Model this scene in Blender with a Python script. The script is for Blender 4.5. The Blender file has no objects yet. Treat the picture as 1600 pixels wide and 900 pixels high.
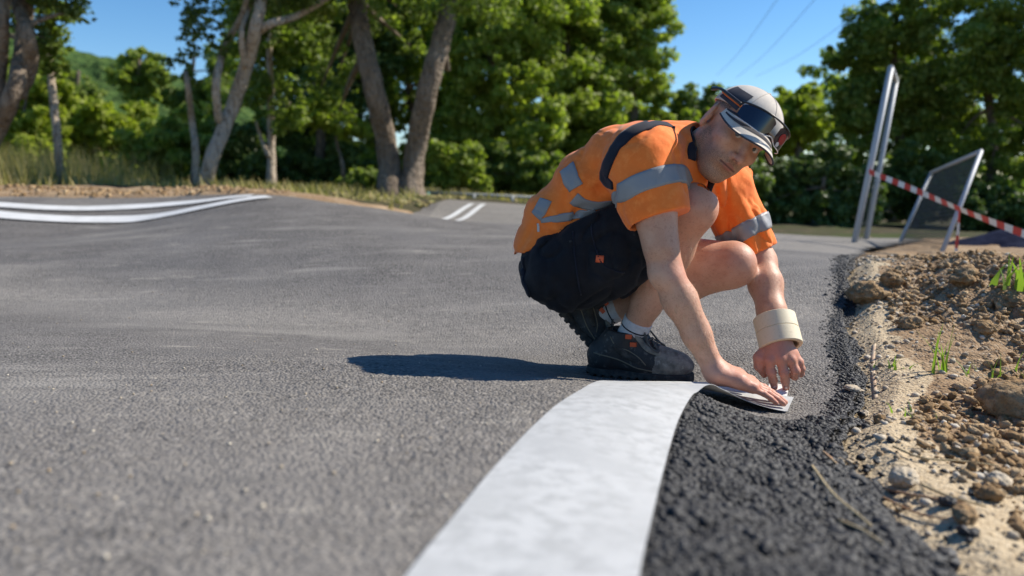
import bpy, math, random
import numpy as np
from mathutils import Vector, Matrix

RNG = np.random.default_rng(7)
random.seed(7)
SC = bpy.context.scene
COL = SC.collection

# ------------------------------------------------------------------ camera, sky, sun, exposure
CAM_H = 0.55
F_PX = 1155.0
PITCH = math.atan(170.0 / F_PX)
SUN_EL, SUN_AZ = 41.0, 16.0          # azimuth counted from +X towards +Y
cam_d = bpy.data.cameras.new('camera')
cam_d.sensor_width = 36.0
cam_d.lens = 36.0 * F_PX / 1600.0
cam_d.clip_start = 0.02
cam_d.clip_end = 3000.0
cam_d.dof.use_dof = True
cam_d.dof.focus_distance = 1.93
cam_d.dof.aperture_fstop = 2.2
cam = bpy.data.objects.new('camera', cam_d)
COL.objects.link(cam)
cam.location = (0, 0, CAM_H)
cam.rotation_euler = (math.pi / 2 - PITCH, 0, 0)
SC.camera = cam

world = bpy.data.worlds.new('World')
SC.world = world
world.use_nodes = True
wn = world.node_tree
bg = wn.nodes['Background']
sky = wn.nodes.new('ShaderNodeTexSky')
sky.sky_type = 'NISHITA'
sky.sun_disc = False
sky.sun_elevation = math.radians(SUN_EL)
sky.sun_rotation = math.radians(90.0 - SUN_AZ)
sky.altitude = 400.0
sky.air_density = 1.0
sky.dust_density = 0.1
sky.ozone_density = 4.0
hsv = wn.nodes.new('ShaderNodeHueSaturation')
hsv.inputs['Saturation'].default_value = 1.22
wn.links.new(sky.outputs['Color'], hsv.inputs['Color'])
wn.links.new(hsv.outputs['Color'], bg.inputs['Color'])
bg.inputs['Strength'].default_value = 0.105

sun_d = bpy.data.lights.new('sun', 'SUN')
sun_d.energy = 5.0
sun_d.angle = math.radians(0.5)
sun_d.color = (1.0, 0.93, 0.82)
sun = bpy.data.objects.new('sun', sun_d)
COL.objects.link(sun)
_e, _a = math.radians(SUN_EL), math.radians(SUN_AZ)
SUN_DIR = Vector((math.cos(_e) * math.cos(_a), math.cos(_e) * math.sin(_a), math.sin(_e)))
sun.rotation_euler = SUN_DIR.to_track_quat('Z', 'Y').to_euler()
sun.location = (6, 2, 8)

SC.view_settings.view_transform = 'Standard'
SC.view_settings.look = 'None'
SC.view_settings.exposure = 0.52
SC.view_settings.gamma = 1.0
SC.view_settings.use_curve_mapping = False
SC.render.engine = 'CYCLES'
SC.cycles.use_denoising = True
SC.cycles.max_bounces = 8
SC.cycles.transparent_max_bounces = 12

# ------------------------------------------------------------------ helpers: points
CP, SP = math.cos(PITCH), math.sin(PITCH)
def P(u, v, Y):
    """point of the place at forward distance Y (metres) seen at photo position u, v"""
    xr = (u - 800.0) / F_PX
    yu = (450.0 - v) / F_PX
    ry = CP + yu * SP
    rz = -SP + yu * CP
    s = Y / ry
    return np.array([xr * s, Y, CAM_H + rz * s])
def nrm(a):
    a = np.asarray(a, float)
    return a / max(np.linalg.norm(a), 1e-12)

_LAT = RNG.random((32, 32, 32)).astype(np.float32)
def vnoise(p, scale, seed=0):
    """smooth value noise, -1..1, p (N,3) or (...,3)"""
    q = np.asarray(p, np.float32) * np.float32(1.0 / scale) + np.float32(seed * 7.31)
    i = np.floor(q).astype(np.int32)
    f = q - i
    f = f * f * (3 - 2 * f)
    i0 = i & 31
    i1 = (i + 1) & 31
    x0, y0, z0 = i0[..., 0], i0[..., 1], i0[..., 2]
    x1, y1, z1 = i1[..., 0], i1[..., 1], i1[..., 2]
    fx, fy, fz = f[..., 0], f[..., 1], f[..., 2]
    c00 = _LAT[x0, y0, z0] * (1 - fx) + _LAT[x1, y0, z0] * fx
    c10 = _LAT[x0, y1, z0] * (1 - fx) + _LAT[x1, y1, z0] * fx
    c01 = _LAT[x0, y0, z1] * (1 - fx) + _LAT[x1, y0, z1] * fx
    c11 = _LAT[x0, y1, z1] * (1 - fx) + _LAT[x1, y1, z1] * fx
    return ((c00 * (1 - fy) + c10 * fy) * (1 - fz) + (c01 * (1 - fy) + c11 * fy) * fz) * 2 - 1
def noise2(x, y, scale, seed=0):
    return vnoise(np.stack([x, y, np.full_like(x, 0.37 * seed + 0.11)], -1), scale, seed)

# ------------------------------------------------------------------ helpers: meshes and objects
def mesh_np(name, verts, faces, smooth=True):
    """faces: (M,3) or (M,4) int array, or list of tuples"""
    me = bpy.data.meshes.new(name)
    verts = np.asarray(verts, np.float32)
    if isinstance(faces, np.ndarray):
        m, k = faces.shape
        me.vertices.add(len(verts))
        me.vertices.foreach_set('co', verts.ravel())
        me.loops.add(m * k)
        me.loops.foreach_set('vertex_index', faces.astype(np.int32).ravel())
        me.polygons.add(m)
        me.polygons.foreach_set('loop_start', np.arange(0, m * k, k, dtype=np.int32))
        me.update(calc_edges=True)
        me.validate()
    else:
        me.from_pydata([tuple(map(float, v)) for v in verts], [], faces)
        me.update()
    if smooth:
        me.polygons.foreach_set('use_smooth', np.ones(len(me.polygons), bool))
        if smooth == 'sharp': me.set_sharp_from_angle(angle=math.radians(40))
    return me
def obj(name, me, mat=None, parent=None):
    o = bpy.data.objects.new(name, me)
    COL.objects.link(o)
    if mat is not None and me is not None and len(me.materials) == 0:
        me.materials.append(mat)
    if parent is not None:
        o.parent = parent
    return o
def tag(o, label=None, cat=None, group=None, kind=None):
    if label: o['label'] = label
    if cat: o['category'] = cat
    if group: o['group'] = group
    if kind: o['kind'] = kind
    return o
def empty(name, loc, label, cat, group=None):
    o = bpy.data.objects.new(name, None)
    COL.objects.link(o)
    o.empty_display_size = 0.1
    o.location = [float(c) for c in loc]
    tag(o, label, cat, group)
    return o
def part(name, me, mat, root):
    """a part in world coordinates under a root Empty (identity rotation)"""
    o = obj(name, me, mat, root)
    base = root
    off = Vector((0, 0, 0))
    while base is not None:
        off += base.location
        base = base.parent
    o.location = -off
    return o

def tube(points, radii, n=8, cap=True):
    pts = [np.asarray(p, float) for p in points]
    if np.isscalar(radii): radii = [radii] * len(pts)
    V, Fc = [], []
    ref = None
    for i, p in enumerate(pts):
        t = nrm(pts[min(i + 1, len(pts) - 1)] - pts[max(i - 1, 0)])
        if ref is None:
            ref = np.array([0, 0, 1.0]) if abs(t[2]) < 0.9 else np.array([1.0, 0, 0])
        s = nrm(np.cross(t, ref)); ref = np.cross(s, t)
        for k in range(n):
            a = 2 * math.pi * k / n
            V.append(p + radii[i] * (math.cos(a) * s + math.sin(a) * ref))
    for i in range(len(pts) - 1):
        for k in range(n):
            a, b = i * n + k, i * n + (k + 1) % n
            Fc.append((a, b, b + n, a + n))
    if cap:
        Fc.append(tuple(range(n))[::-1])
        Fc.append(tuple((len(pts) - 1) * n + k for k in range(n)))
    return V, Fc
def join(*parts):
    V, Fc = [], []
    for v, f in parts:
        o = len(V)
        V.extend(list(v))
        Fc.extend([tuple(int(i) + o for i in q) for q in f])
    return V, Fc
def box(c, ax, half):
    c = np.asarray(c, float)
    ax = [np.asarray(a, float) for a in ax]
    V = []
    for i in (-1, 1):
        for j in (-1, 1):
            for k in (-1, 1):
                V.append(c + i * half[0] * ax[0] + j * half[1] * ax[1] + k * half[2] * ax[2])
    return V, [(0, 1, 3, 2), (4, 6, 7, 5), (0, 4, 5, 1), (2, 3, 7, 6), (0, 2, 6, 4), (1, 5, 7, 3)]
def bez(pts, n=16):
    """Catmull-Rom through points"""
    p = [np.asarray(q, float) for q in pts]
    p = [2 * p[0] - p[1]] + p + [2 * p[-1] - p[-2]]
    out = []
    for i in range(1, len(p) - 2):
        for k in range(n):
            t = k / n
            a, b, c, d = p[i - 1], p[i], p[i + 1], p[i + 2]
            out.append(0.5 * (2 * b + (c - a) * t + (2 * a - 5 * b + 4 * c - d) * t * t + (3 * b - a - 3 * c + d) * t ** 3))
    out.append(p[-2])
    return out

_t = (1 + 5 ** 0.5) / 2
ICO_V = np.array([(-1, _t, 0), (1, _t, 0), (-1, -_t, 0), (1, -_t, 0), (0, -1, _t), (0, 1, _t), (0, -1, -_t), (0, 1, -_t),
                  (_t, 0, -1), (_t, 0, 1), (-_t, 0, -1), (-_t, 0, 1)]) / math.sqrt(1 + _t * _t)
ICO_F = np.array([(0, 11, 5), (0, 5, 1), (0, 1, 7), (0, 7, 10), (0, 10, 11), (1, 5, 9), (5, 11, 4), (11, 10, 2), (10, 7, 6), (7, 1, 8),
                  (3, 9, 4), (3, 4, 2), (3, 2, 6), (3, 6, 8), (3, 8, 9), (4, 9, 5), (2, 4, 11), (6, 2, 10), (8, 6, 7), (9, 8, 1)])
def rand_rot(n, rng=RNG):
    q = rng.normal(size=(n, 4)); q /= np.linalg.norm(q, axis=1)[:, None]
    w, x, y, z = q.T
    return np.stack([np.stack([1 - 2 * (y * y + z * z), 2 * (x * y - z * w), 2 * (x * z + y * w)], -1),
                     np.stack([2 * (x * y + z * w), 1 - 2 * (x * x + z * z), 2 * (y * z - x * w)], -1),
                     np.stack([2 * (x * z - y * w), 2 * (y * z + x * w), 1 - 2 * (x * x + y * y)], -1)], 1)
def lumps(name, pos, size, rough=0.3, squash=0.75, smooth=False):
    n = len(pos)
    V = np.repeat(ICO_V[None], n, 0) * (1 + rough * RNG.uniform(-1, 1, (n, 12, 1)))
    V *= RNG.uniform(0.65, 1.2, (n, 1, 3))
    V = np.einsum('nij,nkj->nki', rand_rot(n), V)
    V[..., 2] *= squash
    V = V * np.asarray(size)[:, None, None] + np.asarray(pos)[:, None, :]
    Fc = (ICO_F[None] + 12 * np.arange(n)[:, None, None]).reshape(-1, 3)
    return mesh_np(name, V.reshape(-1, 3), Fc, smooth)
def rock(seed, r, sx=1, sy=1, sz=0.7, amp=0.25):
    """a boulder-like lump of 162 vertices"""
    import bmesh
    bm = bmesh.new()
    bmesh.ops.create_icosphere(bm, subdivisions=4, radius=1.0)
    v = np.array([q.co[:] for q in bm.verts])
    d = 1 + amp * vnoise(v, 0.9, seed) + amp * 0.6 * vnoise(v, 0.4, seed + 3) + amp * 0.55 * vnoise(v, 0.17, seed + 5) + amp * 0.3 * vnoise(v, 0.09, seed + 7)
    v = v * d[:, None] * np.array([sx, sy, sz]) * r
    f = np.array([[w.index for w in q.verts] for q in bm.faces])
    bm.free()
    return v, f

# ------------------------------------------------------------------ helpers: materials
def material(name, col=(0.5, 0.5, 0.5), rough=0.7, spec=0.5, noise=None, bump=None, island=None, metallic=0.0, sss=0.0, transl=0.0, sheen=0.0):
    """noise = list of (scale, detail, colour, lo, hi, stretch) layers; bump = list of (kind, scale, strength, distance); island = (colour_a, colour_b)"""
    m = bpy.data.materials.new(name)
    m.use_nodes = True
    nt = m.node_tree
    N, L = nt.nodes, nt.links
    b = N['Principled BSDF']
    b.inputs['Roughness'].default_value = rough
    b.inputs['Specular IOR Level'].default_value = spec
    b.inputs['Metallic'].default_value = metallic
    if sss:
        b.inputs['Subsurface Weight'].default_value = sss
        b.inputs['Subsurface Radius'].default_value = (0.9, 0.35, 0.2)
        b.inputs['Subsurface Scale'].default_value = 0.006
    if sheen:
        b.inputs['Sheen Weight'].default_value = sheen
        b.inputs['Sheen Roughness'].default_value = 0.5
    geo = N.new('ShaderNodeNewGeometry')
    tc = N.new('ShaderNodeTexCoord')
    def rgb(c):
        n = N.new('ShaderNodeRGB'); n.outputs[0].default_value = (*c, 1); return n.outputs[0]
    cur = rgb(col)
    if island:
        r = N.new('ShaderNodeValToRGB')
        cols = island
        r.color_ramp.elements[0].color = (*cols[0], 1)
        r.color_ramp.elements[1].color = (*cols[-1], 1)
        for i, c in enumerate(cols[1:-1]):
            e = r.color_ramp.elements.new((i + 1) / (len(cols) - 1)); e.color = (*c, 1)
        L.new(geo.outputs['Random Per Island'], r.inputs[0])
        cur = r.outputs[0]
    for lay in noise or []:
        sc_, det, c, lo, hi = lay[:5]
        st = lay[5] if len(lay) > 5 else (1, 1, 1)
        mp = N.new('ShaderNodeMapping'); mp.inputs['Scale'].default_value = st
        if len(lay) > 6: mp.inputs['Rotation'].default_value = lay[6]
        L.new(geo.outputs['Position'] if not lay[7:] else tc.outputs['Object'], mp.inputs[0])
        t = N.new('ShaderNodeTexNoise'); t.inputs['Scale'].default_value = sc_; t.inputs['Detail'].default_value = det
        t.inputs['Roughness'].default_value = 0.6
        L.new(mp.outputs[0], t.inputs['Vector'])
        mr = N.new('ShaderNodeMapRange'); mr.inputs['From Min'].default_value = lo; mr.inputs['From Max'].default_value = hi
        L.new(t.outputs['Fac'], mr.inputs['Value'])
        mx = N.new('ShaderNodeMix'); mx.data_type = 'RGBA'
        L.new(mr.outputs[0], mx.inputs['Factor'])
        L.new(cur, mx.inputs['A']); L.new(rgb(c), mx.inputs['B'])
        cur = mx.outputs['Result']
    L.new(cur, b.inputs['Base Color'])
    prev = None
    for kind, sc_, st, dist in bump or []:
        if kind == 'noise':
            t = N.new('ShaderNodeTexNoise'); t.inputs['Scale'].default_value = sc_; t.inputs['Detail'].default_value = 4; out = t.outputs['Fac']
        elif kind == 'wave':
            t = N.new('ShaderNodeTexWave'); t.inputs['Scale'].default_value = sc_; t.inputs['Distortion'].default_value = 2; out = t.outputs['Fac']
        else:
            t = N.new('ShaderNodeTexVoronoi'); t.inputs['Scale'].default_value = sc_; out = t.outputs['Distance']
        L.new(geo.outputs['Position'], t.inputs['Vector'])
        bp = N.new('ShaderNodeBump'); bp.inputs['Strength'].default_value = st; bp.inputs['Distance'].default_value = dist
        if kind == 'voronoi': bp.invert = True
        L.new(out, bp.inputs['Height'])
        if prev is not None: L.new(prev, bp.inputs['Normal'])
        prev = bp.outputs['Normal']
    if prev is not None: L.new(prev, b.inputs['Normal'])
    if transl:
        tr = N.new('ShaderNodeBsdfTranslucent')
        hs = N.new('ShaderNodeMix'); hs.data_type = 'RGBA'; hs.blend_type = 'MULTIPLY'; hs.inputs['Factor'].default_value = 1
        L.new(cur, hs.inputs['A']); hs.inputs['B'].default_value = (1.5, 1.7, 0.6, 1)
        L.new(hs.outputs['Result'], tr.inputs['Color'])
        ms = N.new('ShaderNodeMixShader'); ms.inputs[0].default_value = transl
        L.new(b.outputs[0], ms.inputs[1]); L.new(tr.outputs[0], ms.inputs[2])
        L.new(ms.outputs[0], N['Material Output'].inputs['Surface'])
    return m

# ------------------------------------------------------------------ terrain: one smooth height function through measured points
TP = []
def tp(u, v, Y): TP.append(P(u, v, Y))
def tq(x, y, z): TP.append(np.array([x, y, z], float))
# near hump, below and beside the camera
for x in (-2.4, -1.2, 0.0): tq(x, -1.2, 0.15); tq(x, -0.3, 0.21)
for x, z in ((-0.9, 0.215), (-0.4, 0.217), (0.0, 0.215)): tq(x, 0.5, z)
tq(-2.2, 0.6, 0.2)
tp(0, 700, 1.0); tp(400, 700, 1.0); tp(700, 700, 1.02); tp(900, 700, 1.02)
tp(0, 620, 1.38); tp(400, 620, 1.4); tp(700, 620, 1.42)
tp(0, 560, 1.85); tp(300, 565, 1.82); tp(600, 567, 1.78); tp(800, 587, 1.67)
tp(960, 604, 1.55); tp(1060, 609, 1.5); tp(1000, 640, 1.28)
tp(950, 598, 1.72); 
# valley behind the hump where the man squats
tp(1080, 597, 1.95); tp(925, 586, 2.05); tp(1020, 592, 2.0); tp(1220, 607, 1.93); tp(1215, 655, 1.66); tp(1150, 560, 2.12)
tp(700, 556, 2.18); tp(820, 561, 2.2); tp(500, 540, 2.25); tp(250, 523, 2.35); tp(0, 513, 2.45); tp(-300, 512, 2.4)
tp(900, 512, 2.7); tp(600, 519, 2.72); tp(350, 505, 2.8); tp(150, 480, 3.2); tp(0, 466, 3.35); tp(1150, 500, 2.6); tp(-400, 470, 2.9)
# far side of the dip rising to the far crest
tp(0, 398, 4.3); tp(300, 400, 4.1); tp(600, 405, 3.8); tp(850, 410, 3.7); tp(1150, 430, 3.2); tp(1270, 440, 3.0)
tp(0, 345, 5.9); tp(200, 350, 6.0); tp(400, 320, 6.0); tp(600, 340, 5.4); tp(800, 362, 5.0); tp(1000, 375, 4.6)
tp(400, 306, 6.6); tp(500, 314, 6.5); tp(600, 327, 6.3); tp(700, 343, 6.0); tp(830, 352, 5.8); tp(1000, 365, 5.5)
tp(0, 318, 6.5); tp(200, 322, 6.55); tp(-300, 325, 6.4); tp(-300, 350, 5.8); tp(0, 306, 7.1); tp(200, 308, 7.2)
tp(1200, 390, 4.0); tp(1310, 398, 3.7)
tq(-1.75, 7.8, 0.30); tq(-1.2, 7.3, 0.17); tq(-0.5, 7.1, 0.10); tq(-1.1, 8.3, 0.15); tq(-3.2, 8.2, 0.42); tq(-0.2, 7.6, 0.12); tq(1.2, 7.0, 0.05); tq(2.6, 6.0, 0.0)
tp(720, 319, 10.2); tp(820, 324, 10.0); tp(690, 345, 8.6); tp(1220, 368, 8.4); tp(1000, 346, 9.4); tp(900, 335, 9.8)
# right flank and dirt bank
tq(0.62, 0.45, 0.10); tq(0.95, 0.45, 0.05); tq(0.3, 0.45, 0.20)
tp(1100, 800, 0.84); tp(1390, 800, 1.0); tp(1310, 655, 1.5); tp(1200, 700, 1.25); tp(1335, 605, 1.86); tp(1320, 490, 2.7); tp(1330, 405, 3.6)
tp(1120, 625, 1.5); tp(1190, 665, 1.45)
tp(1500, 800, 1.02); tp(1590, 700, 1.35); tp(1450, 600, 1.85); tp(1590, 560, 2.05); tp(1450, 480, 2.6); tp(1420, 412, 3.1); tp(1520, 418, 3.0); tp(1590, 445, 2.7)
tp(1700, 450, 2.6); tp(1700, 600, 2.0); tq(2.2, 0.6, 0.1); tq(3.2, 2.6, 0.3); tq(1.5, -0.8, 0.05)
tq(2.3, 4.4, 0.05); tq(3.4, 4.6, 0.0); tq(4.5, 6.5, -0.05); tq(2.5, 8.0, -0.02); tq(6, 3, 0.2)
tq(-7, 3, 0.15); tq(-7, 6.5, 0.32); tq(-8, 9, 0.5); tq(-4, 11, 0.35); tq(-1.5, 12, 0.3); tq(0.5, 12, 0.12); tq(4, 11, -0.2); tq(8, 9, -0.1); tq(9, 13, -0.25); tq(-9, 14, 0.6)
TP = np.array(TP)
def _phi(r2): return 0.5 * r2 * np.log(r2 + 1e-9)
_n = len(TP)
_A = np.zeros((_n + 3, _n + 3))
_d2 = ((TP[:, None, :2] - TP[None, :, :2]) ** 2).sum(-1)
_A[:_n, :_n] = _phi(_d2) + np.eye(_n) * 0.004
_A[:_n, _n] = 1; _A[_n, :_n] = 1
_A[:_n, _n + 1:] = TP[:, :2]; _A[_n + 1:, :_n] = TP[:, :2].T
_W = np.linalg.solve(_A, np.concatenate([TP[:, 2], np.zeros(3)]))
def T(x, y):
    x = np.asarray(x, float); y = np.asarray(y, float)
    out = np.full(x.shape, _W[_n]) + _W[_n + 1] * x + _W[_n + 2] * y
    for i in range(_n):
        out = out + _W[i] * _phi((x - TP[i, 0]) ** 2 + (y - TP[i, 1]) ** 2)
    far = np.clip((np.hypot(x, y - 3) - 9.5) / 4.0, 0, 1)
    far = far * far * (3 - 2 * far)
    return out * (1 - far) + (0.2 - np.clip(x, -14, 14) * 0.022 - 0.05 * np.clip(x + 1, 0, 8)) * far
def Tz(x, y): return float(T(np.array([x]), np.array([y]))[0])
# right edge of the asphalt: (Y, X)
_EP = [(-2.0, 0.42), (0.0, 0.42)] + [(P(u, v, y)[1], P(u, v, y)[0]) for u, v, y in
       ((1392, 800, 0.99), (1370, 760, 1.1), (1300, 690, 1.32), (1305, 652, 1.5), (1345, 600, 1.87), (1322, 540, 2.25), (1318, 480, 2.75), (1325, 430, 3.3), (1330, 400, 3.7))]
_EP += [(4.6, 2.1), (6.0, 2.9), (8.0, 4.4), (11.5, 6.2)]
_EY = np.array([e[0] for e in _EP]); _EX = np.array([e[1] for e in _EP])
def x_edge(y): return np.interp(y, _EY, _EX)
_FX = np.array([-14, -5, -3.0, -1.9, -1.35, -1.0, 1.0, 2.0, 4, 8]); _FY = np.array([6.7, 6.95, 7.15, 7.3, 7.3, 11.0, 10.6, 9.6, 9.0, 9.0])
def y_far(x): return np.interp(x, _FX, _FY)
def hits(uv, y0=0.4, y1=9.0):
    """where the view rays of a list of photo positions meet the terrain"""
    out = []
    ys = np.linspace(y0, y1, 1400)
    for u, v in uv:
        a, b = P(u, v, 1.0), P(u, v, 2.0)
        p = a[None] + (b - a)[None] * (ys[:, None] - 1.0)
        i = np.where(p[:, 2] <= T(p[:, 0], p[:, 1]))[0]
        out.append(p[i[0]] if len(i) else p[-1])
    return out

# ------------------------------------------------------------------ materials of the setting
M = {}
M['asphalt'] = material('asphalt', (0.128, 0.117, 0.107), 0.80, 0.4,
    noise=[(260, 2, (0.25, 0.23, 0.21), 0.52, 0.72), (95, 2, (0.04, 0.037, 0.035), 0.50, 0.60), (75, 2, (0.30, 0.278, 0.255), 0.60, 0.70), (3.0, 5, (0.18, 0.166, 0.152), 0.45, 0.75),
           (1.6, 6, (0.28, 0.26, 0.23), 0.54, 0.8, (0.35, 1.6, 1)), (0.8, 4, (0.14, 0.132, 0.127), 0.5, 0.75),
           (9, 5, (0.36, 0.33, 0.28), 0.62, 0.76, (0.4, 1.8, 1), (0, 0, 0.3)), (22, 3, (0.34, 0.31, 0.26), 0.66, 0.74, (0.25, 2.2, 1), (0, 0, -0.5)),
           (420, 1, (0.42, 0.37, 0.27), 0.76, 0.80), (3.5, 4, (0.25, 0.232, 0.208), 0.60, 0.72, (0.3, 1.6, 1), (0, 0, 0.6)), (2.6, 3, (0.12, 0.112, 0.105), 0.58, 0.72, (0.5, 1.5, 1), (0, 0, -0.5))],
    bump=[('voronoi', 150, 0.75, 0.006), ('noise', 420, 0.5, 0.002), ('noise', 18, 0.25, 0.01)])
M['asphalt_raw'] = material('raw black asphalt', (0.028, 0.027, 0.027), 0.7, 0.4, noise=[(150, 3, (0.06, 0.058, 0.056), 0.5, 0.7), (60, 3, (0.012, 0.012, 0.012), 0.5, 0.7)], bump=[('voronoi', 110, 0.9, 0.008), ('noise', 300, 0.5, 0.002)])
M['crumb'] = material('crumbled asphalt', rough=0.62, spec=0.45, island=[(0.012, 0.012, 0.013), (0.022, 0.021, 0.021), (0.035, 0.034, 0.034), (0.055, 0.052, 0.05)],
    bump=[('noise', 400, 0.5, 0.002)])
M['tape'] = material('white marking tape', (0.48, 0.485, 0.48), 0.6, 0.35, noise=[(38, 4, (0.37, 0.375, 0.37), 0.44, 0.64), (9, 5, (0.41, 0.415, 0.41), 0.45, 0.7), (420, 2, (0.42, 0.43, 0.44), 0.58, 0.75), (70, 3, (0.40, 0.39, 0.37), 0.68, 0.78)],
    bump=[('noise', 500, 0.25, 0.001), ('noise', 40, 0.12, 0.004)])
M['line'] = material('white line', (0.62, 0.62, 0.61), 0.6, 0.3, noise=[(8, 4, (0.52, 0.52, 0.51), 0.45, 0.7)])
M['dirt'] = material('dirt', (0.28, 0.185, 0.105), 0.95, 0.15,
    noise=[(4, 6, (0.42, 0.31, 0.195), 0.45, 0.68), (14, 5, (0.27, 0.18, 0.105), 0.5, 0.66), (90, 3, (0.5, 0.42, 0.31), 0.56, 0.72), (200, 2, (0.16, 0.11, 0.07), 0.58, 0.72)],
    bump=[('noise', 60, 0.7, 0.02), ('voronoi', 130, 0.5, 0.008)])
M['sand'] = material('pale sand', (0.49, 0.385, 0.25), 0.95, 0.15,
    noise=[(10, 5, (0.55, 0.44, 0.29), 0.4, 0.62), (70, 3, (0.30, 0.215, 0.125), 0.5, 0.72), (240, 2, (0.62, 0.53, 0.39), 0.58, 0.72)],
    bump=[('noise', 90, 0.7, 0.012), ('voronoi', 180, 0.4, 0.006)])
M['clod'] = material('earth clod', (0.25, 0.17, 0.10), 0.95, 0.1, island=[(0.20, 0.125, 0.06), (0.29, 0.19, 0.10), (0.36, 0.25, 0.14), (0.45, 0.33, 0.2)], bump=[('noise', 130, 0.8, 0.01)])
M['pebble'] = material('pebble', rough=0.8, spec=0.3, island=[(0.28, 0.21, 0.13), (0.38, 0.31, 0.22), (0.5, 0.43, 0.33), (0.58, 0.52, 0.42), (0.34, 0.24, 0.14)], bump=[('noise', 300, 0.4, 0.003)])
M['stone'] = material('limestone', (0.48, 0.40, 0.29), 0.85, 0.25, noise=[(40, 4, (0.38, 0.31, 0.22), 0.45, 0.7), (160, 3, (0.62, 0.56, 0.47), 0.55, 0.7)], bump=[('noise', 90, 0.7, 0.008)])
M['bigclod'] = material('big clod', (0.27, 0.175, 0.09), 0.95, 0.1, noise=[(30, 5, (0.43, 0.325, 0.205), 0.45, 0.7), (110, 3, (0.19, 0.125, 0.075), 0.55, 0.7)], bump=[('noise', 70, 0.9, 0.015), ('noise', 220, 0.6, 0.005)])
M['ground_far'] = material('forest floor', (0.06, 0.052, 0.03), 0.95, 0.1, noise=[(0.8, 5, (0.05, 0.065, 0.02), 0.45, 0.62), (5, 4, (0.17, 0.125, 0.075), 0.55, 0.75)])
M['bark'] = material('bark', (0.20, 0.155, 0.115), 0.9, 0.15, noise=[(6, 5, (0.32, 0.26, 0.2), 0.45, 0.68, (1, 1, 0.25)), (22, 4, (0.09, 0.07, 0.05), 0.5, 0.7, (1, 1, 0.2))], bump=[('noise', 14, 1.0, 0.1), ('noise', 50, 0.8, 0.03)])
M['bark_pale'] = material('pale bark', (0.44, 0.365, 0.285), 0.9, 0.15, noise=[(6, 5, (0.48, 0.41, 0.33), 0.45, 0.68, (1, 1, 0.25)), (20, 4, (0.16, 0.11, 0.075), 0.52, 0.7, (1, 1, 0.2))], bump=[('noise', 16, 1.0, 0.08), ('noise', 50, 0.8, 0.03)])
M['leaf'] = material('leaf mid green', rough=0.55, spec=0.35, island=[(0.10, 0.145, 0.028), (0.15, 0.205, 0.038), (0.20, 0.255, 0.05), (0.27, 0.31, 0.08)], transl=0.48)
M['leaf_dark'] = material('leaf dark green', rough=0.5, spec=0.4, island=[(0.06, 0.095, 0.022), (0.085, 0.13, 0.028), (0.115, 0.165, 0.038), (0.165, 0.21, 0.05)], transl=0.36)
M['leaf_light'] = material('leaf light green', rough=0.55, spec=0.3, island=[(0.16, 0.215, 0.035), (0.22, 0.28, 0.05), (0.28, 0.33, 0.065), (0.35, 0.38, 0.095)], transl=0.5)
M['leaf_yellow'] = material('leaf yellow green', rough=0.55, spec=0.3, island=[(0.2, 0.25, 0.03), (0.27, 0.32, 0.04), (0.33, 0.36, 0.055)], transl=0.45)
M['straw'] = material('dry grass', rough=0.8, spec=0.2, island=[(0.30, 0.24, 0.10), (0.4, 0.33, 0.16), (0.22, 0.22, 0.07), (0.48, 0.4, 0.22)], transl=0.3)
M['grass'] = material('green grass', rough=0.6, spec=0.3, island=[(0.12, 0.2, 0.03), (0.17, 0.26, 0.045), (0.24, 0.3, 0.08)], transl=0.4)
M['galv'] = material('galvanised steel', (0.42, 0.44, 0.46), 0.6, 0.4, metallic=0.2, noise=[(9, 4, (0.4, 0.42, 0.44), 0.45, 0.7)])
M['wire'] = material('wire mesh', (0.05, 0.06, 0.06), 0.5, 0.4, metallic=0.4)
M['red'] = material('red film', (0.62, 0.06, 0.05), 0.45, 0.4, transl=0.0)
M['white_film'] = material('white film', (0.8, 0.78, 0.76), 0.45, 0.4)
M['tarp'] = material('dark blue tarpaulin', (0.006, 0.010, 0.03), 0.9, 0.05, noise=[(4, 4, (0.012, 0.018, 0.045), 0.45, 0.7)], bump=[('noise', 6, 0.6, 0.05)])
M['hill'] = material('wooded hill', (0.065, 0.11, 0.03), 0.95, 0.05, noise=[(0.25, 6, (0.03, 0.06, 0.018), 0.42, 0.6), (0.6, 4, (0.13, 0.17, 0.05), 0.55, 0.75)], bump=[('noise', 0.3, 1.0, 4.0)])
M['root'] = material('dry stalk', (0.36, 0.21, 0.12), 0.8, 0.2, noise=[(60, 4, (0.5, 0.36, 0.22), 0.45, 0.7)])
M['stalk'] = material('pale stalk', (0.48, 0.38, 0.22), 0.8, 0.2, noise=[(60, 4, (0.34, 0.25, 0.13), 0.45, 0.7)])
M['cable'] = material('cable', (0.08, 0.09, 0.1), 0.6, 0.3)
M['grey_post'] = material('grey painted steel', (0.3, 0.31, 0.3), 0.6, 0.3)
M['greenpost'] = material('green painted post', (0.12, 0.25, 0.2), 0.6, 0.3)
M['spray'] = material('faded orange spray', (0.58, 0.40, 0.27), 0.95, 0.1, noise=[(60, 4, (0.58, 0.47, 0.34), 0.38, 0.55)])

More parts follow.
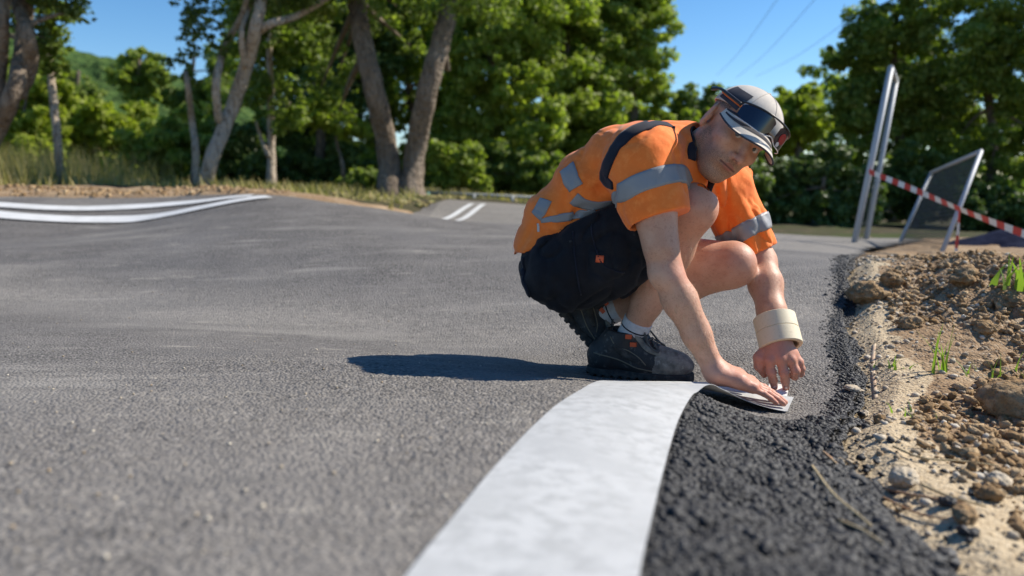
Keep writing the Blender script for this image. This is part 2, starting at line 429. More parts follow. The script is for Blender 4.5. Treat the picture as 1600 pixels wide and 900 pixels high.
def attr_layer(m, nm, col, nscale=None, lo_=0.4, hi_=0.6):
    nt = m.node_tree; N, L = nt.nodes, nt.links; b_ = N['Principled BSDF']
    src = b_.inputs['Base Color'].links[0].from_socket
    at_ = N.new('ShaderNodeAttribute'); at_.attribute_name = nm
    fac = at_.outputs['Fac']
    if nscale:
        t = N.new('ShaderNodeTexNoise'); t.inputs['Scale'].default_value = nscale; t.inputs['Detail'].default_value = 3
        g = N.new('ShaderNodeNewGeometry'); L.new(g.outputs['Position'], t.inputs['Vector'])
        mr = N.new('ShaderNodeMapRange'); mr.inputs['From Min'].default_value = lo_; mr.inputs['From Max'].default_value = hi_; mr.inputs['To Min'].default_value = 0.25
        L.new(t.outputs['Fac'], mr.inputs['Value'])
        mm = N.new('ShaderNodeMath'); mm.operation = 'MULTIPLY'; L.new(fac, mm.inputs[0]); L.new(mr.outputs[0], mm.inputs[1]); fac = mm.outputs[0]
    mx = N.new('ShaderNodeMix'); mx.data_type = 'RGBA'; L.new(fac, mx.inputs['Factor']); L.new(src, mx.inputs['A']); mx.inputs['B'].default_value = (*col, 1)
    L.new(mx.outputs['Result'], b_.inputs['Base Color'])
attr_layer(M['asphalt'], 'dust_shading', (0.30, 0.275, 0.24), 40, 0.3, 0.7)  # dip dust mixed with painted light and shade of the relief
# ------------------------------------------------------------------ asphalt track
def spaced(segs):
    out = []
    for a, b, st in segs:
        out += list(np.arange(a, b - 1e-6, st))
    out.append(segs[-1][1])
    return np.array(out)
def grid_faces(nx, ny):
    i = np.arange((nx - 1) * (ny - 1))
    x, y = i % (nx - 1), i // (nx - 1)
    a = y * nx + x
    return np.stack([a, a + 1, a + 1 + nx, a + nx], -1)
def compact(V, Fc):
    used = np.zeros(len(V), bool); used[Fc.ravel()] = True
    idx = np.cumsum(used) - 1
    return V[used], idx[Fc]
def worley(x, y, s, seed):
    gx, gy = np.floor(x / s).astype(int), np.floor(y / s).astype(int)
    best = np.full(x.shape, 9.0)
    for dx in (-1, 0, 1):
        for dy in (-1, 0, 1):
            cx, cy = gx + dx, gy + dy
            h = _LAT[(cx * 5 + seed) & 31, (cy * 7) & 31, (cx * 3 + cy * 11 + (cx >> 5) * 13) & 31]
            h2 = _LAT[(cx * 9 + 3) & 31, (cy * 5 + seed) & 31, (cx + cy * 3 + (cy >> 5) * 17) & 31]
            d = np.hypot(x / s - cx - h, y / s - cy - h2)
            best = np.minimum(best, d)
    return best
xs = spaced([(-14, -3, 0.3), (-3, -1.0, 0.05), (-1.0, 1.35, 0.0052), (1.35, 3.0, 0.05), (3.0, 7.0, 0.2)])
ys = spaced([(-2, 0.4, 0.2), (0.4, 2.3, 0.0058), (2.3, 4.2, 0.03), (4.2, 8.0, 0.08), (8.0, 11.7, 0.12)])
gx, gy = np.meshgrid(xs, ys)
gz = T(gx, gy)
near = np.clip((2.3 - gy) / 0.5, 0, 1) * np.clip((gy - 0.3) / 0.2, 0, 1) * np.clip((1.0 + gx) / 0.3, 0, 1)
grain = (0.5 - worley(gx, gy, 0.011, 1)) * 0.0042 + noise2(gx, gy, 0.03, 3) * 0.0012
trx = np.interp(gy, [0.3, 0.42, 0.62, 0.95, 1.255, 1.484], [0.06, 0.075, 0.115, 0.203, 0.293, 0.378])
rawm = np.clip((gx - trx - 0.01) / 0.03, 0, 1) * np.clip((1.56 - gy) / 0.06, 0, 1)
grain = grain + rawm * ((0.55 - worley(gx, gy, 0.019, 5)) * 0.012 + noise2(gx, gy, 0.05, 7) * 0.009)
gz += near * grain
gz += noise2(gx, gy, 0.5, 5) * 0.003 * np.clip(gy - 2.2, 0, 1)
V = np.stack([gx, gy, gz], -1).reshape(-1, 3)
Fc = grid_faces(len(xs), len(ys))
c = V[Fc].mean(1)
jag = 0.018 * noise2(c[:, 0], c[:, 1], 0.06, 2) + 0.012 * noise2(c[:, 0], c[:, 1], 0.02, 4)
keep = (c[:, 0] < x_edge(c[:, 1]) + jag) & (c[:, 1] < y_far(c[:, 0]))
V, Fc = compact(V, Fc[keep])
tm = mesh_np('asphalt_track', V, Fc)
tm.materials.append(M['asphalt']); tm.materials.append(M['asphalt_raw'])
c = V[Fc].mean(1)
trx = np.interp(c[:, 1], [0.3, 0.42, 0.62, 0.95, 1.255, 1.484], [0.06, 0.075, 0.115, 0.203, 0.293, 0.378])
raw = ((c[:, 0] > trx - 0.012) & (c[:, 1] < 1.54)) | (c[:, 0] > x_edge(c[:, 1]) - 0.05 - 0.03 * noise2(c[:, 0], c[:, 1], 0.08, 9))
tm.polygons.foreach_set('material_index', raw.astype(np.int32))
# dust gathered in the dip, plus painted relief shading on hump, bank and crests
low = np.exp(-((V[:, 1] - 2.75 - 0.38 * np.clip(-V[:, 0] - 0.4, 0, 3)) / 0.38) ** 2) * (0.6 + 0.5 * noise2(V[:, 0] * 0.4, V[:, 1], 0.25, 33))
low = np.maximum(low, 0.12 + 0.30 * np.clip((2.0 - V[:, 1]) / 0.6, 0, 1))  # near hump paler, fading to a crest band painted darker as shade
low = np.where(V[:, 1] > 3.4, low - 0.12 * np.clip((V[:, 1] - 3.4) / 0.6, 0, 1), low)  # shade of the far bank painted in by a darker tone
low = np.maximum(low, 0.6 * np.clip((V[:, 1] - 5.0 - 1.6 * np.clip(1.5 - V[:, 0], 0, 1.2)) / 0.5, 0, 1) * (V[:, 0] > -1.0))  # surface past the crests painted lighter so their edges stand out
at_ = tm.attributes.new('dust_shading', 'FLOAT', 'POINT'); at_.data.foreach_set('value', np.clip(low, 0, 1).astype(np.float32))
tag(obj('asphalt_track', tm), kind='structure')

# ------------------------------------------------------------------ ground around the track
def dirt_z(x, y):
    base = T(x, y)
    e = x - x_edge(y)
    out = np.clip((e + 0.02) / 0.3, 0, 1)
    p = np.stack([x, y, np.zeros_like(x)], -1)
    rough = 0.045 * vnoise(p, 0.22, 1) + 0.03 * vnoise(p, 0.09, 2) + 0.020 * (np.abs(vnoise(p, 0.05, 3)) - 0.3) * 1.6 + 0.010 * vnoise(p, 0.022, 4)
    amp = out * np.clip(0.15 + 0.85 * np.clip((e - 0.14) / 0.35, 0, 1), 0, 1) * np.clip(0.35 + (y - 0.9) * 0.5, 0.3, 1.0)
    amp = amp * np.where(y > 5, 0.5, 1)
    z = base + rough * amp
    # the bank of loose earth, lifted where it was shovelled up
    z = z - 0.045 * np.clip((0.10 - e) / 0.10, 0, 1)
    z = np.where((y > y_far(x)) & (e < 0), base + 0.02 + 0.03 * vnoise(p, 0.3, 6), z)
    return z
def dz(x, y): return float(dirt_z(np.array([float(x)]), np.array([float(y)]))[0])
xs = spaced([(-90, -16, 6), (-16, -7, 0.6), (-7, 0.2, 0.16), (0.2, 2.6, 0.0095), (2.6, 7.0, 0.09), (7, 16, 0.6), (16, 90, 6)])
ys = spaced([(-4, 0.4, 0.25), (0.4, 3.9, 0.0105), (3.9, 9.0, 0.07), (9, 20, 0.5), (20, 200, 9)])
gx, gy = np.meshgrid(xs, ys)
gz = dirt_z(gx, gy)
V = np.stack([gx, gy, gz], -1).reshape(-1, 3)
gmesh = mesh_np('ground', V, grid_faces(len(xs), len(ys)))
for k in ('dirt', 'sand', 'ground_far'): gmesh.materials.append(M[k])
c = V[grid_faces(len(xs), len(ys))].mean(1)
e = c[:, 0] - x_edge(c[:, 1])
sandw = 0.17 + 0.07 * noise2(c[:, 0], c[:, 1], 0.35, 8) + 0.05 * noise2(c[:, 0], c[:, 1], 0.08, 9) + 0.25 * np.clip((1.25 - c[:, 1]) / 0.3, 0, 1)
mi = np.zeros(len(c), np.int32)
mi[(e < sandw) & (c[:, 1] < 4.0)] = 1
mi[(c[:, 1] > 9.2) | (c[:, 0] < -12)] = 2
gmesh.polygons.foreach_set('material_index', mi)
tag(obj('ground', gmesh), kind='structure')

# distant wooded hill on the left
hx = np.linspace(-260, 60, 80); hy = np.linspace(120, 300, 30)
gx, gy = np.meshgrid(hx, hy)
ridge = np.interp(gx, [-260, -140, -105, -85, -62, -40, 60], [52, 40, 30.5, 24, 15, 6, -6])
gz = ridge * np.clip((gy - 120) / 50, 0, 1) + 2.5 * noise2(gx, gy, 9, 3) + 1.3 * noise2(gx, gy, 3.5, 4)
tag(obj('hill', mesh_np('hill', np.stack([gx, gy, gz], -1).reshape(-1, 3), grid_faces(80, 30)), M['hill']), kind='structure')

# ------------------------------------------------------------------ tape laid over the crest, painted lines far off
def ribbon(Lp, Rp, thick, across=6, lift=0.0, drape=None):
    Lp, Rp = np.array(Lp), np.array(Rp)
    n = len(Lp)
    V, Fc = [], []
    for i in range(n):
        for k in range(across + 1):
            V.append(Lp[i] + (Rp[i] - Lp[i]) * k / across)
    V = np.array(V).reshape(n, across + 1, 3)
    if drape is not None:
        V[..., 2] = np.maximum(V[..., 2], T(V[..., 0], V[..., 1]) + drape)
    dt = np.gradient(V, axis=0); ds = np.gradient(V, axis=1)
    nn = np.cross(ds, dt); nn /= np.linalg.norm(nn, axis=-1, keepdims=True) + 1e-12
    nn *= np.sign(nn[..., 2:3] + 1e-9)
    top = V + nn * (thick + lift); bot = V + nn * lift
    W = across + 1
    A = np.concatenate([top.reshape(-1, 3), bot.reshape(-1, 3)])
    o = n * W
    for i in range(n - 1):
        for k in range(across):
            a = i * W + k
            Fc.append((a, a + W, a + W + 1, a + 1)); Fc.append((o + a, o + a + 1, o + a + W + 1, o + a + W))
        a = i * W; Fc.append((a, o + a, o + a + W, a + W))
        a = i * W + across; Fc.append((a, a + W, o + a + W, o + a))
    for k in range(across):
        Fc.append((k, k + 1, o + k + 1, o + k)); a = (n - 1) * W + k; Fc.append((a, o + a, o + a + 1, a + 1))
    return A, Fc
def on_ground(pts, up=0.004):
    pts = np.array(pts)
    z = T(pts[:, 0], pts[:, 1])
    pts[:, 2] = np.maximum(pts[:, 2], z + up)
    return pts
Ledge = [np.array([-0.118, 0.40, 0]), np.array([-0.105, 0.5, 0])] + hits([(640, 900), (700, 825), (780, 727), (860, 645), (910, 611)], y1=1.8)
Redge = [np.array([0.075, 0.42, 0]), np.array([0.092, 0.52, 0])] + hits([(1000, 900), (1015, 830), (1035, 745), (1060, 660), (1085, 618)], y1=1.8)
for p in Ledge + Redge: p[2] = Tz(p[0], p[1])
Ledge += [P(946, 596, 1.69), P(1000, 596, 1.80), P(1080, 597, 1.87), P(1150, 602, 1.88), P(1240, 622, 1.84)]
Redge += [P(1108, 601, 1.57), P(1130, 609, 1.66), P(1165, 626, 1.71), P(1198, 637, 1.725), P(1230, 644, 1.72)]
TAPE_L, TAPE_R = on_ground(bez(Ledge, 8), 0.0045), on_ground(bez(Redge, 8), 0.0045)
v, f = ribbon(TAPE_L, TAPE_R, 0.001, 14, drape=0.0045)
tag(obj('marking_tape', mesh_np('marking_tape', v, f, 'sharp'), M['tape']), 'wide white marking tape running over the asphalt crest under his hand', 'tape')

def ground_line(uv, width, name, label, group):
    c = np.array(bez(uv if len(uv[0]) == 3 else hits(uv, 3.0, 11.5), 10))
    t = np.gradient(c, axis=0); s = np.stack([-t[:, 1], t[:, 0], 0 * t[:, 0]], -1)
    s /= np.linalg.norm(s, axis=1, keepdims=True)
    Lp, Rp = c + s * width / 2, c - s * width / 2
    nseg = 6
    A = []
    for k in range(nseg + 1):
        q = Lp + (Rp - Lp) * k / nseg
        q[:, 2] = T(q[:, 0], q[:, 1]) + 0.012
        A.append(q)
    A = np.stack(A, 1)
    W = nseg + 1
    Fc = grid_faces(W, len(c))
    o = obj(name, mesh_np(name, A.reshape(-1, 3), Fc), M['line'])
    return tag(o, label, 'line', group)
ground_line([(-120, 314), (-40, 319), (20, 323), (100, 327), (180, 326), (260, 321), (330, 314), (395, 307)], 0.17, 'painted_line', 'upper of the two white lines along the far bank on the left', 'white lines on the far bank')
ground_line([(-120, 326), (-40, 333), (20, 339), (100, 344), (180, 345), (250, 339), (320, 325), (370, 315), (420, 309)], 0.20, 'painted_line', 'lower of the two white lines along the far bank on the left', 'white lines on the far bank')
ground_line([P(688, 347, 8.6), P(704, 336, 9.0), P(722, 323, 9.6), P(738, 317, 10.2)], 0.075, 'painted_line', 'left one of the short white line pair climbing the distant roller', 'white lines on the distant roller')
ground_line([P(713, 348, 8.6), P(727, 337, 9.0), P(743, 324, 9.6), P(756, 318, 10.2)], 0.075, 'painted_line', 'right one of the short white line pair climbing the distant roller', 'white lines on the distant roller')

# ------------------------------------------------------------------ crumbled asphalt, clods, pebbles
def tape_right_x(y): return np.interp(y, TAPE_R[:70, 1], TAPE_R[:70, 0])
pts = []
rng = np.random.default_rng(3)
n = 34000
y = 0.40 + rng.random(n) * 3.3
e = x_edge(y)
u = rng.random(n)
inner = np.where(y < 1.52, tape_right_x(np.minimum(y, 1.5)) + 0.006, e - 0.03 - 0.07 * rng.random(n) ** 2)
outer = e + 0.012 + 0.045 * noise2(e, y, 0.12, 5)
# the flank is fully crumbled near the camera and only a thin rim farther on
x = inner + (outer - inner) * (u ** np.where(y < 1.52, 0.92, 0.55))
keep = (y < 1.56) | (rng.random(n) < 0.5)
stray = rng.random(n) < 0.025
x = np.where(stray, e + rng.random(n) ** 2 * 0.25, x)
x, y, stray = x[keep], y[keep], stray[keep]
sz = rng.uniform(0.0020, 0.0066, len(x)) * np.where(rng.random(len(x)) < 0.06, 1.8, 1) * np.where(y > 1.6, 0.8, 1)
z = np.where(x < x_edge(y) - 0.005, T(x, y), np.maximum(dirt_z(x, y), T(x, y) - 0.02)) + sz * 0.15 + np.clip(noise2(x, y, 0.05, 7), -0.6, 1) * 0.009 * np.clip((x - tape_right_x(np.minimum(y, 1.5))) / 0.05, 0, 1) * (y < 1.56)
tag(obj('asphalt_crumbs', lumps('asphalt_crumbs', np.stack([x, y, z], -1), sz), M['crumb']), 'black crumbled asphalt gravel along the raw edge of the track', 'gravel', kind='stuff')

n = 5500
y = 0.55 + rng.random(n) ** 0.8 * 3.4
x = x_edge(y) + 0.02 + rng.random(n) ** 1.2 * 1.25
dens = 0.4 + 0.6 * (noise2(x, y, 0.25, 15) > -0.1)
k = rng.random(n) < dens
x, y = x[k], y[k]
sz = 0.0025 + 0.009 * rng.random(len(x)) ** 3
tag(obj('pebbles', lumps('pebbles', np.stack([x, y, dirt_z(x, y) + sz * 0.3], -1), sz, 0.22), M['pebble']), 'small pale pebbles strewn over the dirt beside the track', 'pebbles', kind='stuff')
n = 17000
y = 0.85 + rng.random(n) * 3.1
x = x_edge(y) + 0.16 + rng.random(n) * 1.4
k = (noise2(x, y, 0.3, 21) > -0.25)
x, y = x[k], y[k]
sz = 0.0028 + 0.013 * rng.random(len(x)) ** 3.0
tag(obj('dirt_clods', lumps('dirt_clods', np.stack([x, y, dirt_z(x, y) + sz * 0.35], -1), sz, 0.55, 0.8, False), M['clod']), 'brown crumbly earth clods on the dirt bank', 'dirt', kind='stuff')
# tan flecks and straw bits on the asphalt
n = 420
y = 0.6 + rng.random(n) ** 1.5 * 4.5
x = rng.uniform(-0.75, 0.5, n) * y
k = x < np.interp(y, TAPE_L[:70, 1], TAPE_L[:70, 0]) - 0.02
x, y = x[k], y[k]
sz = rng.uniform(0.0015, 0.0038, len(x))
tag(obj('grit', lumps('grit', np.stack([x, y, T(x, y) + 0.003], -1), sz, 0.3, 0.6), M['pebble']), 'tiny tan grit specks scattered on the asphalt', 'grit', kind='stuff')
# earth strip along the far edge on the left
n = 1500
x = rng.uniform(-7.0, -2.4, n); y = y_far(x) + 0.02 + rng.random(n) * 1.2
sz = 0.006 + 0.028 * rng.random(n) ** 3
tag(obj('far_rubble', lumps('far_rubble', np.stack([x, y, dirt_z(x, y) + sz * 0.3], -1), sz, 0.3), M['clod']), 'brown rubble strip behind the white lines at the far edge', 'rubble', kind='stuff')
n = 900
x = rng.uniform(-2.6, -0.75, n); y = rng.uniform(9.6, 11.6, n)
sz = 0.015 + 0.05 * rng.random(n) ** 3
tag(obj('leaf_litter', lumps('leaf_litter', np.stack([x, y, dirt_z(x, y) + sz * 0.2], -1), sz, 0.3, 0.5), M['straw']), 'pale brown litter heaped round the foot of the forked tree', 'litter', kind='stuff')

# single stones, clods and chunks one can pick out
def place_rock(name, u, v, Y, r, label, cat, mat, seed, sx=1, sy=1, sz=0.75, amp=0.25, rot=0.0, group=None, sink=0.3):
    p = P(u, v, Y)
    z = dz(p[0], p[1]) if p[0] > x_edge(p[1]) else Tz(p[0], p[1])
    vv, ff = rock(seed, r, sx, sy, sz, amp)
    o = obj(name, mesh_np(name, vv, ff), M[mat])
    o.location = (p[0], p[1], z + r * sz * (1 - sink) * 0.8)
    o.rotation_euler = (0.1 * math.sin(seed), 0.12 * math.cos(seed), rot)
    return tag(o, label, cat, group)
def dhit(u, v):
    ys_ = np.linspace(0.5, 6, 1200)
    a, b = P(u, v, 1.0), P(u, v, 2.0)
    p = a[None] + (b - a)[None] * (ys_[:, None] - 1.0)
    i = np.where(p[:, 2] <= dirt_z(p[:, 0], p[:, 1]))[0]
    return p[i[0]][1] if len(i) else 3.0
for nm, u, v, r, lab, cat, mt, sd, kw in (
    ('stone', 1412, 758, 0.021, 'angular pale stone beside the reddish dry stalks', 'stone', 'stone', 1, dict(sx=1.15, sz=0.85)),
    ('stone', 1562, 755, 0.018, 'flat pale stone at the right edge below the big clod', 'stone', 'stone', 2, dict(sx=1.3, sz=0.55)),
    ('stone', 1350, 652, 0.014, 'small rounded stone touching the crumbled asphalt edge', 'stone', 'stone', 3, dict()),
    ('stone', 1330, 636, 0.017, 'sand coloured stone half buried at the asphalt edge', 'stone', 'stone', 4, dict(sx=1.3, sz=0.5)),
    ('stone', 1375, 660, 0.015, 'brownish stone in the sand near the asphalt edge', 'stone', 'bigclod', 5, dict()),
    ('earth_clod', 1505, 812, 0.016, 'brown clod lying on the sand beside black chunks', 'clod', 'bigclod', 6, dict(sx=1.5)),
    ('earth_clod', 1548, 782, 0.018, 'rounded brown clod just below the flat pale stone', 'clod', 'bigclod', 7, dict()),
    ('earth_clod', 1592, 650, 0.062, 'largest brown clod at the right edge, textured like turf', 'clod', 'bigclod', 8, dict(sx=1.2, sz=0.75, amp=0.2)),
    ('earth_clod', 1352, 470, 0.055, 'big brown clod lying on the asphalt edge of the bank', 'clod', 'bigclod', 9, dict(sx=1.25, amp=0.35)),
    ('earth_clod', 1505, 440, 0.045, 'brown clod near the top of the dirt bank', 'clod', 'bigclod', 10, dict(sx=1.2, amp=0.35)),
    ('earth_clod', 1395, 445, 0.04, 'jagged clod on the bank behind the big edge clod', 'clod', 'bigclod', 11, dict(amp=0.4)),
    ('earth_clod', 1535, 520, 0.034, 'medium clod in the middle of the dirt bank slope', 'clod', 'bigclod', 12, dict(sx=1.3, amp=0.35)),
    ('earth_clod', 1420, 512, 0.028, 'small rough clod above the lone grass tuft', 'clod', 'bigclod', 13, dict(sx=1.3, amp=0.35)),
    ('earth_clod', 1572, 480, 0.036, 'dark clod on the upper right of the bank', 'clod', 'bigclod', 14, dict(amp=0.35)),
    ('asphalt_chunk', 1475, 885, 0.017, 'black asphalt chunk lying on sand at the bottom edge', 'chunk', 'crumb', 15, dict(sx=1.7, sz=0.8, amp=0.4)),
    ('asphalt_chunk', 1512, 838, 0.010, 'small black asphalt chunk under the brown clod', 'chunk', 'crumb', 16, dict(sx=1.4, amp=0.4)),
    ('asphalt_chunk', 1480, 790, 0.011, 'black asphalt chunk at the end of the reddish stalks', 'chunk', 'crumb', 17, dict(sx=1.2, amp=0.4)),
):
    place_rock(nm, u, v, dhit(u, v), r, lab, cat, mt, sd, rot=sd * 0.7, **kw)

def stalk(name, uv, r, mat, label, up=0.006):
    pts = []
    for i, (u, v) in enumerate(uv):
        Y = dhit(u, v) if True else 1
        p = P(u, v, Y)
        if p[0] < x_edge(p[1]):
            p = np.array(hits([(u, v)], 0.5, 4)[0])
            p[2] += 0.012
        else: p[2] = dz(p[0], p[1])
        p[2] += up
        pts.append(p)
    c = bez(pts, 6)
    v_, f_ = tube(c, [r * (1 - 0.5 * i / len(c)) for i in range(len(c))], 6)
    return tag(obj(name, mesh_np(name, v_, f_), M[mat]), label, 'stalk')
stalk('dry_stalk', [(1285, 722), (1330, 745), (1385, 770), (1450, 783), (1510, 795)], 0.0028, 'root', 'longest reddish brown stalk across the crumbled asphalt edge')
stalk('dry_stalk', [(1292, 728), (1340, 760), (1390, 790), (1440, 812), (1480, 820)], 0.0022, 'root', 'thinner reddish stalk just below the longest one')
stalk('dry_stalk', [(1268, 745), (1300, 790), (1345, 830), (1400, 862)], 0.0024, 'stalk', 'pale straw stalk bending down over the black crumbs')
stalk('dry_stalk', [(1310, 835), (1345, 850), (1378, 872)], 0.002, 'stalk', 'short pale stalk low on the black crumbs')
stalk('dry_stalk', [(1440, 765), (1480, 780), (1540, 798)], 0.0026, 'stalk', 'pale bleached stalk beside the angular stone')
stalk('dry_stalk', [(1395, 705), (1440, 722), (1500, 728), (1560, 735)], 0.0022, 'stalk', 'grey brown stalk lying across the dirt at right', 0.008)
# orange spray mark on the sand
mk = hits([(1366, 535), (1364, 560), (1367, 590), (1369, 608)], 1.0, 4)
mkL, mkR = [], []
for p in bez(mk, 6):
    for lst, s in ((mkL, -1), (mkR, 1)):
        q = p + np.array([0.006 * s, 0, 0]); q[2] = dz(q[0], q[1]) + 0.0005; lst.append(q)
v, f = ribbon(mkL, mkR, 0.0004, 2)
tag(obj('spray_mark', mesh_np('spray_mark', v, f), M['spray']), 'faint orange spray mark on the sand strip', 'paint mark')

# ------------------------------------------------------------------ grass
def blades(name, roots, h, w, mat, lean=0.5, seed=1, droop=0.35):
    r = np.random.default_rng(seed)
    n = len(roots)
    hh = h * r.uniform(0.5, 1.15, n)
    a = r.uniform(0, 2 * math.pi, n)
    ln = lean * r.uniform(0.1, 1.0, n)
    d = np.stack([np.cos(a), np.sin(a), 0 * a], -1)
    s = np.stack([-np.sin(a + r.uniform(-1, 1, n)), np.cos(a), 0 * a], -1)
    rows = []
    K = 5
    for k in range(K):
        t = k / (K - 1)
        c = np.asarray(roots) + d * (ln * hh * t ** 1.6)[:, None] + np.array([0, 0, 1.0]) * (hh * (t - droop * ln * t * t))[:, None]
        ww = w * (1 - t) ** 0.6 * (0.6 + 0.4 * (t < 0.5)) + w * 0.05
        rows.append(c - s * ww); rows.append(c + s * ww)
    V = np.stack(rows, 1).reshape(-1, 3)
    Fc = []
    for k in range(K - 1):
        Fc.append([2 * k, 2 * k + 1, 2 * k + 3, 2 * k + 2])
    Fc = (np.array(Fc)[None] + (2 * K) * np.arange(n)[:, None, None]).reshape(-1, 4)
    return mesh_np(name, V, Fc)
def tuft(u, v, n, h, w, label, seed, lean=0.5, mat='grass', spread=0.02):
    Y = dhit(u, v)
    p = P(u, v, Y); p[2] = dz(p[0], p[1]) - 0.003
    r = np.random.default_rng(seed)
    roots = p[None] + np.stack([r.normal(0, spread, n), r.normal(0, spread, n), np.zeros(n)], -1)
    root = empty('grass_tuft', p, label, 'grass')
    for i in range(n):
        part('blade', blades('blade', roots[i:i + 1], h, w, M[mat], lean, seed * 40 + i), M[mat], root)
    return root
tuft(1468, 582, 9, 0.13, 0.0034, 'lone thin green grass tuft standing in the middle of the dirt', 1, 0.55)
tuft(1398, 576, 7, 0.04, 0.004, 'low yellow green sprout left of the lone grass tuft', 2, 1.2)
tuft(1552, 590, 10, 0.075, 0.0032, 'sparse bent grass tuft left of the largest clod', 3, 1.0, spread=0.03)
tuft(1586, 452, 16, 0.15, 0.010, 'broad leaved bright green tuft on the bank at right edge', 4, 0.6, spread=0.03)
tuft(1440, 655, 8, 0.03, 0.003, 'tiny green sprout in the dirt below the lone tuft', 5, 1.0, spread=0.03)
tuft(1600, 612, 12, 0.10, 0.002, 'dry straw wisp growing behind the largest clod', 6, 0.9, 'straw', 0.04)

r = np.random.default_rng(11)
n = 11000
x = r.uniform(-11.5, -5.6, n); y = r.uniform(8.2, 13.0, n)
k = r.random(n) < np.clip((-5.3 - x) / 2.2 + 0.15, 0.1, 1); x, y = x[k], y[k]
tag(obj('dry_grass', blades('dry_grass', np.stack([x, y, dirt_z(x, y)], -1), 0.62, 0.0045, M['straw'], 0.6, 12), M['straw']), 'tall pale dry grass at the far left behind the track', 'grass', kind='stuff')
n = 6500
x = r.uniform(-7.5, 1.0, n); y = r.uniform(8.3, 15.0, n)
k = (noise2(x, y, 1.2, 31) > -0.15) & (y > y_far(x) + 0.9) & ((x < -1.35) | (y > 12.0)); x, y = x[k], y[k]
tag(obj('weeds', blades('weeds', np.stack([x, y, dirt_z(x, y)], -1), 0.17, 0.010, M['straw'], 0.8, 13), M['straw']), 'short dry weeds under the trees behind the track', 'grass', kind='stuff')

# ------------------------------------------------------------------ trees
def leaf_mesh(name, blobs, n, size, seed, flat=0.5):
    """blobs: list of (centre, radius); leaves in sub-clumps through the volume, kite-shaped quads"""
    r = np.random.default_rng(seed)
    n = int(n * 2.5)
    w = np.array([b[1] ** 2 for b in blobs]); w = w / w.sum()
    cen, rad = [], []
    for (c, R), wi in zip(blobs, w):
        m = max(10, int(20 + 130 * wi))
        d = r.normal(size=(m, 3)); d /= np.linalg.norm(d, axis=1)[:, None]
        q = np.asarray(c) + d * (R * r.uniform(0.25, 1.0, m) ** 0.7)[:, None] * np.array([1, 0.9, 0.9])
        cen.append(q); rad.append(R * r.uniform(0.08, 0.33, m))
    cen = np.concatenate(cen); rad = np.concatenate(rad)
    pw = rad ** 1.7; pw /= pw.sum()
    i = r.choice(len(cen), n, p=pw)
    d = r.normal(size=(n, 3)); d /= np.linalg.norm(d, axis=1)[:, None]
    p = cen[i] + d * (rad[i] * r.random(n) ** 0.45)[:, None] * np.array([1.15, 1.15, 0.75])
    # leaf frame: normal mostly up and outwards
    nn = d * 0.6 + np.array([0.1, -0.1, flat]) + r.normal(0, 0.55, (n, 3)); nn /= np.linalg.norm(nn, axis=1)[:, None]
    a = r.normal(size=(n, 3)); a -= nn * (a * nn).sum(1)[:, None]; a /= np.linalg.norm(a, axis=1)[:, None]
    b = np.cross(nn, a)
    s = (size * 0.60 * r.uniform(0.45, 1.5, n))[:, None]
    V = np.stack([p - a * s, p + b * s * 0.52 - nn * s * 0.12, p + a * s, p - b * s * 0.52 - nn * s * 0.12], 1).reshape(-1, 3)
    Fc = (np.array([[0, 1, 2, 3]])[None] + 4 * np.arange(n)[:, None, None]).reshape(-1, 4)
    return mesh_np(name, V, Fc, False)
def tree(name, label, Y, trunks, blobs, n, size, leaf, bark, seed, cat='tree', group=None, limbs=True):
    """trunks: list of [(u, v, r_px), ...]; blobs: list of (u, v, r_px[, dY])"""
    base = P(trunks[0][0][0], trunks[0][0][1], Y)
    base[2] = dz(base[0], base[1])
    root = empty(name, base, label, cat, group)
    k = Y / F_PX
    r = np.random.default_rng(seed)
    geo = []
    B = [(P(b[0], b[1], Y + (b[3] if len(b) > 3 else r.uniform(-0.5, 0.5) * b[2] * k * 1.2)), b[2] * k) for b in blobs]
    tops = []
    for ti, tr in enumerate(trunks):
        pts = [P(u, v, Y + 0.25 * math.sin(2.1 * i + seed) * (i > 0)) for i, (u, v, rr) in enumerate(tr)]
        if ti == 0 or tr[0][1] > 280: pts[0][2] = dz(pts[0][0], pts[0][1]) - 0.15
        c = bez(pts, 7)
        rad = np.interp(np.linspace(0, len(tr) - 1, len(c)), range(len(tr)), [q[2] * k for q in tr])
        if tr[0][1] > 280:
            rad[:4] *= np.array([1.55, 1.3, 1.14, 1.05])
        c = [q + 0.05 * rad[i] * np.array([math.sin(i * 1.7 + seed), math.cos(i * 1.3), 0]) for i, q in enumerate(c)]
        geo.append(tube(c, list(rad), 9))
        tops += [(q, rad[i]) for i, q in enumerate(c) if i > len(c) * 0.45]
    if limbs:
        for (c, R) in B:
            d = [np.linalg.norm(c - q[0]) for q in tops]
            q, rr = tops[int(np.argmin(d))]
            mid = (q + c) / 2 + r.normal(0, 0.12, 3) * R + np.array([0, 0, 0.15 * R])
            geo.append(tube(bez([q, mid, c], 5), [rr * 0.5 * (1 - 0.085 * i) for i in range(11)], 5))
    v_, f_ = join(*geo)
    part('trunk', mesh_np('trunk', v_, f_), M[bark], root)
    if n: part('crown', leaf_mesh('crown', B, n, size, seed), M[leaf], root)
    return root
TG = 'trees behind the track'
